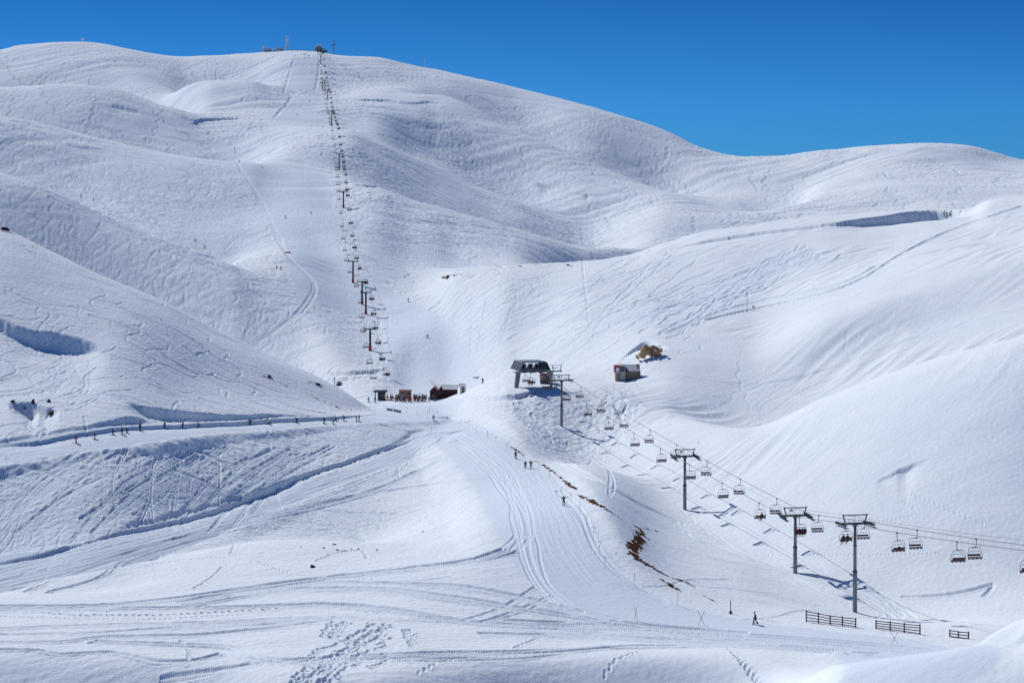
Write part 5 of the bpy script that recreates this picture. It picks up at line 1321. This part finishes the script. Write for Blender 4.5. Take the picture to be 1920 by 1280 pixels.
# piste markers
mk = [(914, 818, 11), (930, 830, 12), (949, 845, 13), (981, 860, 13), (1011, 878, 14), (1030, 896, 15), (1070.6, 940, 16), (1087, 962, 17), (1099, 985, 18), (1112.6, 1013, 18), (1124, 1040, 19), (1134, 1066, 25), (1189, 1100, 26), (1271, 1135, 26),
      (782, 779, 11), (802, 787, 18), (821, 780, 10), (844, 786, 10), (864, 796, 11), (878, 804, 13), (893, 812, 14), (914.5, 823, 13), (815, 804, 14), (777, 828, 12), (723, 848, 14), (763, 775, 12), (753, 735, 8), (1053, 926, 14), (556, 890, 10), (567, 886, 10), (655, 862, 9)]
mo = [(705, 757, 10), (703, 778, 13), (720, 772, 14), (805, 776, 12), (808.5, 813, 13), (564, 772, 12), (634, 774, 13), (676, 772, 12), (771.6, 676, 7), (790, 699, 7), (573, 530, 8), (24, 818, 10), (238, 785, 9), (745, 668, 6), (722, 600, 6)]
def marker(u, v, h_, matn, lab, grp, tops):
    q = at(u, v); s = q.y/F; t = thing('marker_pole', lab, 'marker pole', q, 0, grp); H = h_*s
    part('pole', MB().tube([(0, 0, -.2), (random.uniform(-.06, .06), 0, H)], .028, 5), M[matn], t)
    part('pole_tip', MB().tube([(0, 0, H*.8), (0, 0, H)], .04, 5), M[tops], t)
mk.sort(key=lambda a: a[0])
for k, (u, v, h_) in enumerate(mk):
    n = k+1; where = ["beside the lower snow road", "by the road junction", "above the bare earth", "along the lower right piste edge"][0 if u < 760 else 1 if u < 905 else 2 if u < 1075 else 3]
    side = [a for a in mk if (0 if a[0] < 760 else 1 if a[0] < 905 else 2 if a[0] < 1075 else 3) == (0 if u < 760 else 1 if u < 905 else 2 if u < 1075 else 3)]
    pass
    marker(u, v, h_, 'greypole' if u < 1060 else 'bamboo', f"{ORD[side.index((u, v, h_))]} thin grey marker pole from the left {where}", 'thin marker poles beside the pistes', 'greypole' if u < 1060 else 'bamboo')
mo.sort(key=lambda a: a[0])
for k, (u, v, h_) in enumerate(mo):
    marker(u, v, h_, 'orange', f"{ORD[k]} thin orange marker pole counted from the left", 'thin orange marker poles', 'orange')
q = at(1401, 583, 560)
t = thing('snow_mast', "tall thin measuring mast on the right-hand snow ridge", 'mast', q); part('pole', MB().tube([(0, 0, -.3), (0, 0, 44*q.y/F)], [.09, .05], 6), M['greypole'], t); part('guy_block', MB().box((0, 0, .1), (.5, .5, .3)), M['darksteel'], t)
q = at(1412, 580, 560)
t = thing('sensor_box', "little sensor box on a stub post right of the tall thin mast", 'sensor', q); part('post', MB().tube([(0, 0, -.2), (0, 0, .9)], .06, 5), M['greypole'], t); part('case', MB().box((.1, 0, 1.0), (.7, .4, .4)), M['darksteel'], t, bevel=.04)

# ---------------------------------------------------------------- summit
def top_at(u, d): x = (u-960)*d/F; return Vector((x, d, ground(x, d)))
DT = 2236; sT = DT/F
q = top_at(600, DT); q.z = (HZ-100)*sT-.5
t = thing('summit_station', "dark rime-covered lift station on the summit above the far lift", 'lift station', q)
m = MB(); r = rock_mesh(10.5*sT*.9, 4, 8.5*sT, 5, M['rimedark'], 3); o = obj('engine_house', r, t, (-2.0*sT, 0, 8*sT))
m = MB()
for k in range(14): m.box((random.uniform(-9, 6)*sT, -3.9, random.uniform(2, 14)*sT), (random.uniform(.3, 1.0), .4, random.uniform(1.0, 3.2)))
part('rimed_beams', m, M['rime'], t)
m = MB(); m.box((-9.5*sT, 0, 7.5*sT), (1.2, 6, 13*sT)); m.box((-1.5*sT, 0, 16.6*sT), (11*sT, 6, .7)); part('rime_crust', m, M['rime'], t, bevel=.25)
part('operator_cabin', MB().box((10.5*sT, 0, 3*sT), (7*sT, 4, 7*sT)), M['beige'], t, bevel=.1); part('window', MB().box((9.5*sT, -2.05, 4.2*sT), (3*sT, .1, 2.2*sT)), M['glass'], t); part('cabin_snow', MB().box((10.5*sT, 0, 7*sT), (8*sT, 4.4, .8)), M['rime'], t, bevel=.1)
q = top_at(500, DT); q.z = (HZ-99)*sT
t = thing('summit_building', "rime-white low building with a small tower, left end of the summit", 'building', q)
part('tower', MB().box((-5.5*sT, 0, 6*sT), (5*sT, 4, 13*sT)), M['rime'], t, bevel=.3); part('hall', MB().box((4*sT, 0, 3.5*sT), (13*sT, 5, 9*sT)), M['rime'], t, bevel=.3)
part('window', MB().box((-7.2*sT, -2.1, 6*sT), (1.4*sT, .1, 1.6*sT)), M['glass'], t); part('dome', MB().tube([(6*sT, 0, 7*sT), (6*sT, 0, 9.6*sT)], [1.5, .8], 8), M['rime'], t); part('stair', MB().box((9*sT, -2.7, 1.5*sT), (5*sT, 1, .4), Matrix.Rotation(.6, 3, 'Y')).box((2*sT, -2.6, 4.3*sT), (9*sT, .3, .5)), M['darksteel'], t)
q = top_at(522, DT); q.z = (HZ-99)*sT
t = thing('summit_cabin', "rounded rime-white cabin with two dark windows left of the lattice mast", 'building', q)
m = MB(); m.prism([(-9*sT, -1), (9*sT, -1), (9*sT, 5*sT), (6*sT, 9.5*sT), (-4*sT, 9.5*sT), (-9*sT, 5*sT)], -3, 4); part('wall', m, M['rime'], t, bevel=.2)
for x in (-.5, 3.5): part('window', MB().box((x*sT, -3.05, 7.0*sT), (2*sT, .1, 1.8*sT)), M['glass'], t)
part('end_wall', MB().box((7.6*sT, -3.1, 3.5*sT), (1.8*sT, .2, 6*sT)), M['darksteel'], t)
q = top_at(538.5, DT); q.z = (HZ-99)*sT
t = thing('lattice_mast', "tall white ice-coated lattice mast on the summit", 'mast', q); H = 30.5*sT; m = MB()
for x in (-1, 1):
    for y in (-1, 1): m.tube([(x*1.35, y*1.35, -1), (x*.95, y*.95, H)], .32, 5)
for k in range(9): 
    z0, z1 = H*k/9, H*(k+1)/9
    m.tube([(-1.3, -1.3, z0), (1.1, -1.2, z1)], .3, 4); m.tube([(1.3, -1.3, z0), (-1.1, -1.2, z1)], .3, 4); m.tube([(-1.2, -1.3, z1), (1.2, -1.3, z1)], .3, 4); m.tube([(-1.3, 1.3, z0), (-1.3, -1.3, z1)], .28, 4)
part('lattice', m, M['rime'], t); part('ice_cap', MB().tube([(0, 0, H-.3), (0, 0, H+1)], [1.3, .6], 8), M['rime'], t)
q = top_at(554.5, DT); q.z = (HZ-100)*sT
t = thing('summit_hut', "tiny conical snow-covered hut right of the lattice mast", 'hut', q); part('wall', MB().box((0, 0, .8), (6*sT, 3, 2.6)), M['darksteel'], t, bevel=.1); part('snow_cone', MB().tube([(0, 0, 1.6), (0, 0, 4.4)], [2.6, .4], 9), M['rime'], t)
q = top_at(626, DT); q.z = (HZ-104)*sT
t = thing('summit_cross', "large dark cross standing on the summit right of the station", 'cross', q)
part('upright', MB().box((0, 0, 13*sT), (1.5*sT, .8, 31*sT)), M['steel'], t, bevel=.1); part('crossbeam', MB().box((0, 0, 19.5*sT), (10.5*sT, .7, 1.0*sT), Matrix.Rotation(R(-14), 3, 'Y')), M['darksteel'], t, bevel=.08)
for u, vt, d, lab, dish in [(796, 112, 2240, "slim ice-coated mast alone on the ridge right of the summit", 0), (404, 134, 1852, "thin dark post on top of the rounded knoll", 0), (167, 150, 1620, "thin dark post on the left middle ridge", 0), (155, 71, 2250, "mast with a small white dome on the left summit", 1)]:
    q = top_at(u, d); H = (HZ-vt)*d/F-q.z
    t = thing('mast', lab, 'mast', (q.x, q.y, q.z)); rr = .62 if u == 796 else .2
    part('pole', MB().tube([(0, 0, -1), (0, 0, H)], [rr, rr*.8], 6), M['rime' if u in (796, 155) else 'steel'], t)
    if dish: part('dome', MB().tube([(0, 0, H-2.4), (0, 0, H-1.2), (0, 0, H)], [1.2, 1.9, .8], 8), M['rime'], t)
    else: part('cap', MB().box((0, 0, H), (rr*2.6, rr*2.6, .5)), M['rime' if u == 796 else 'darksteel'], t)
for k in range(4):
    u = [413, 417, 420, 423][k]; person(SK, u, 0, 180, 'black', 'black', f"{ORD[k]} tiny figure from the left on top of the rounded knoll", group='figures on the knoll', pos=tuple(top_at(u, 1852)))
for o in [x for x in C.objects if x.get('label') == 'x']:
    for c in kids(o):
        for g in kids(c): bpy.data.objects.remove(g)
        bpy.data.objects.remove(c)
    bpy.data.objects.remove(o)
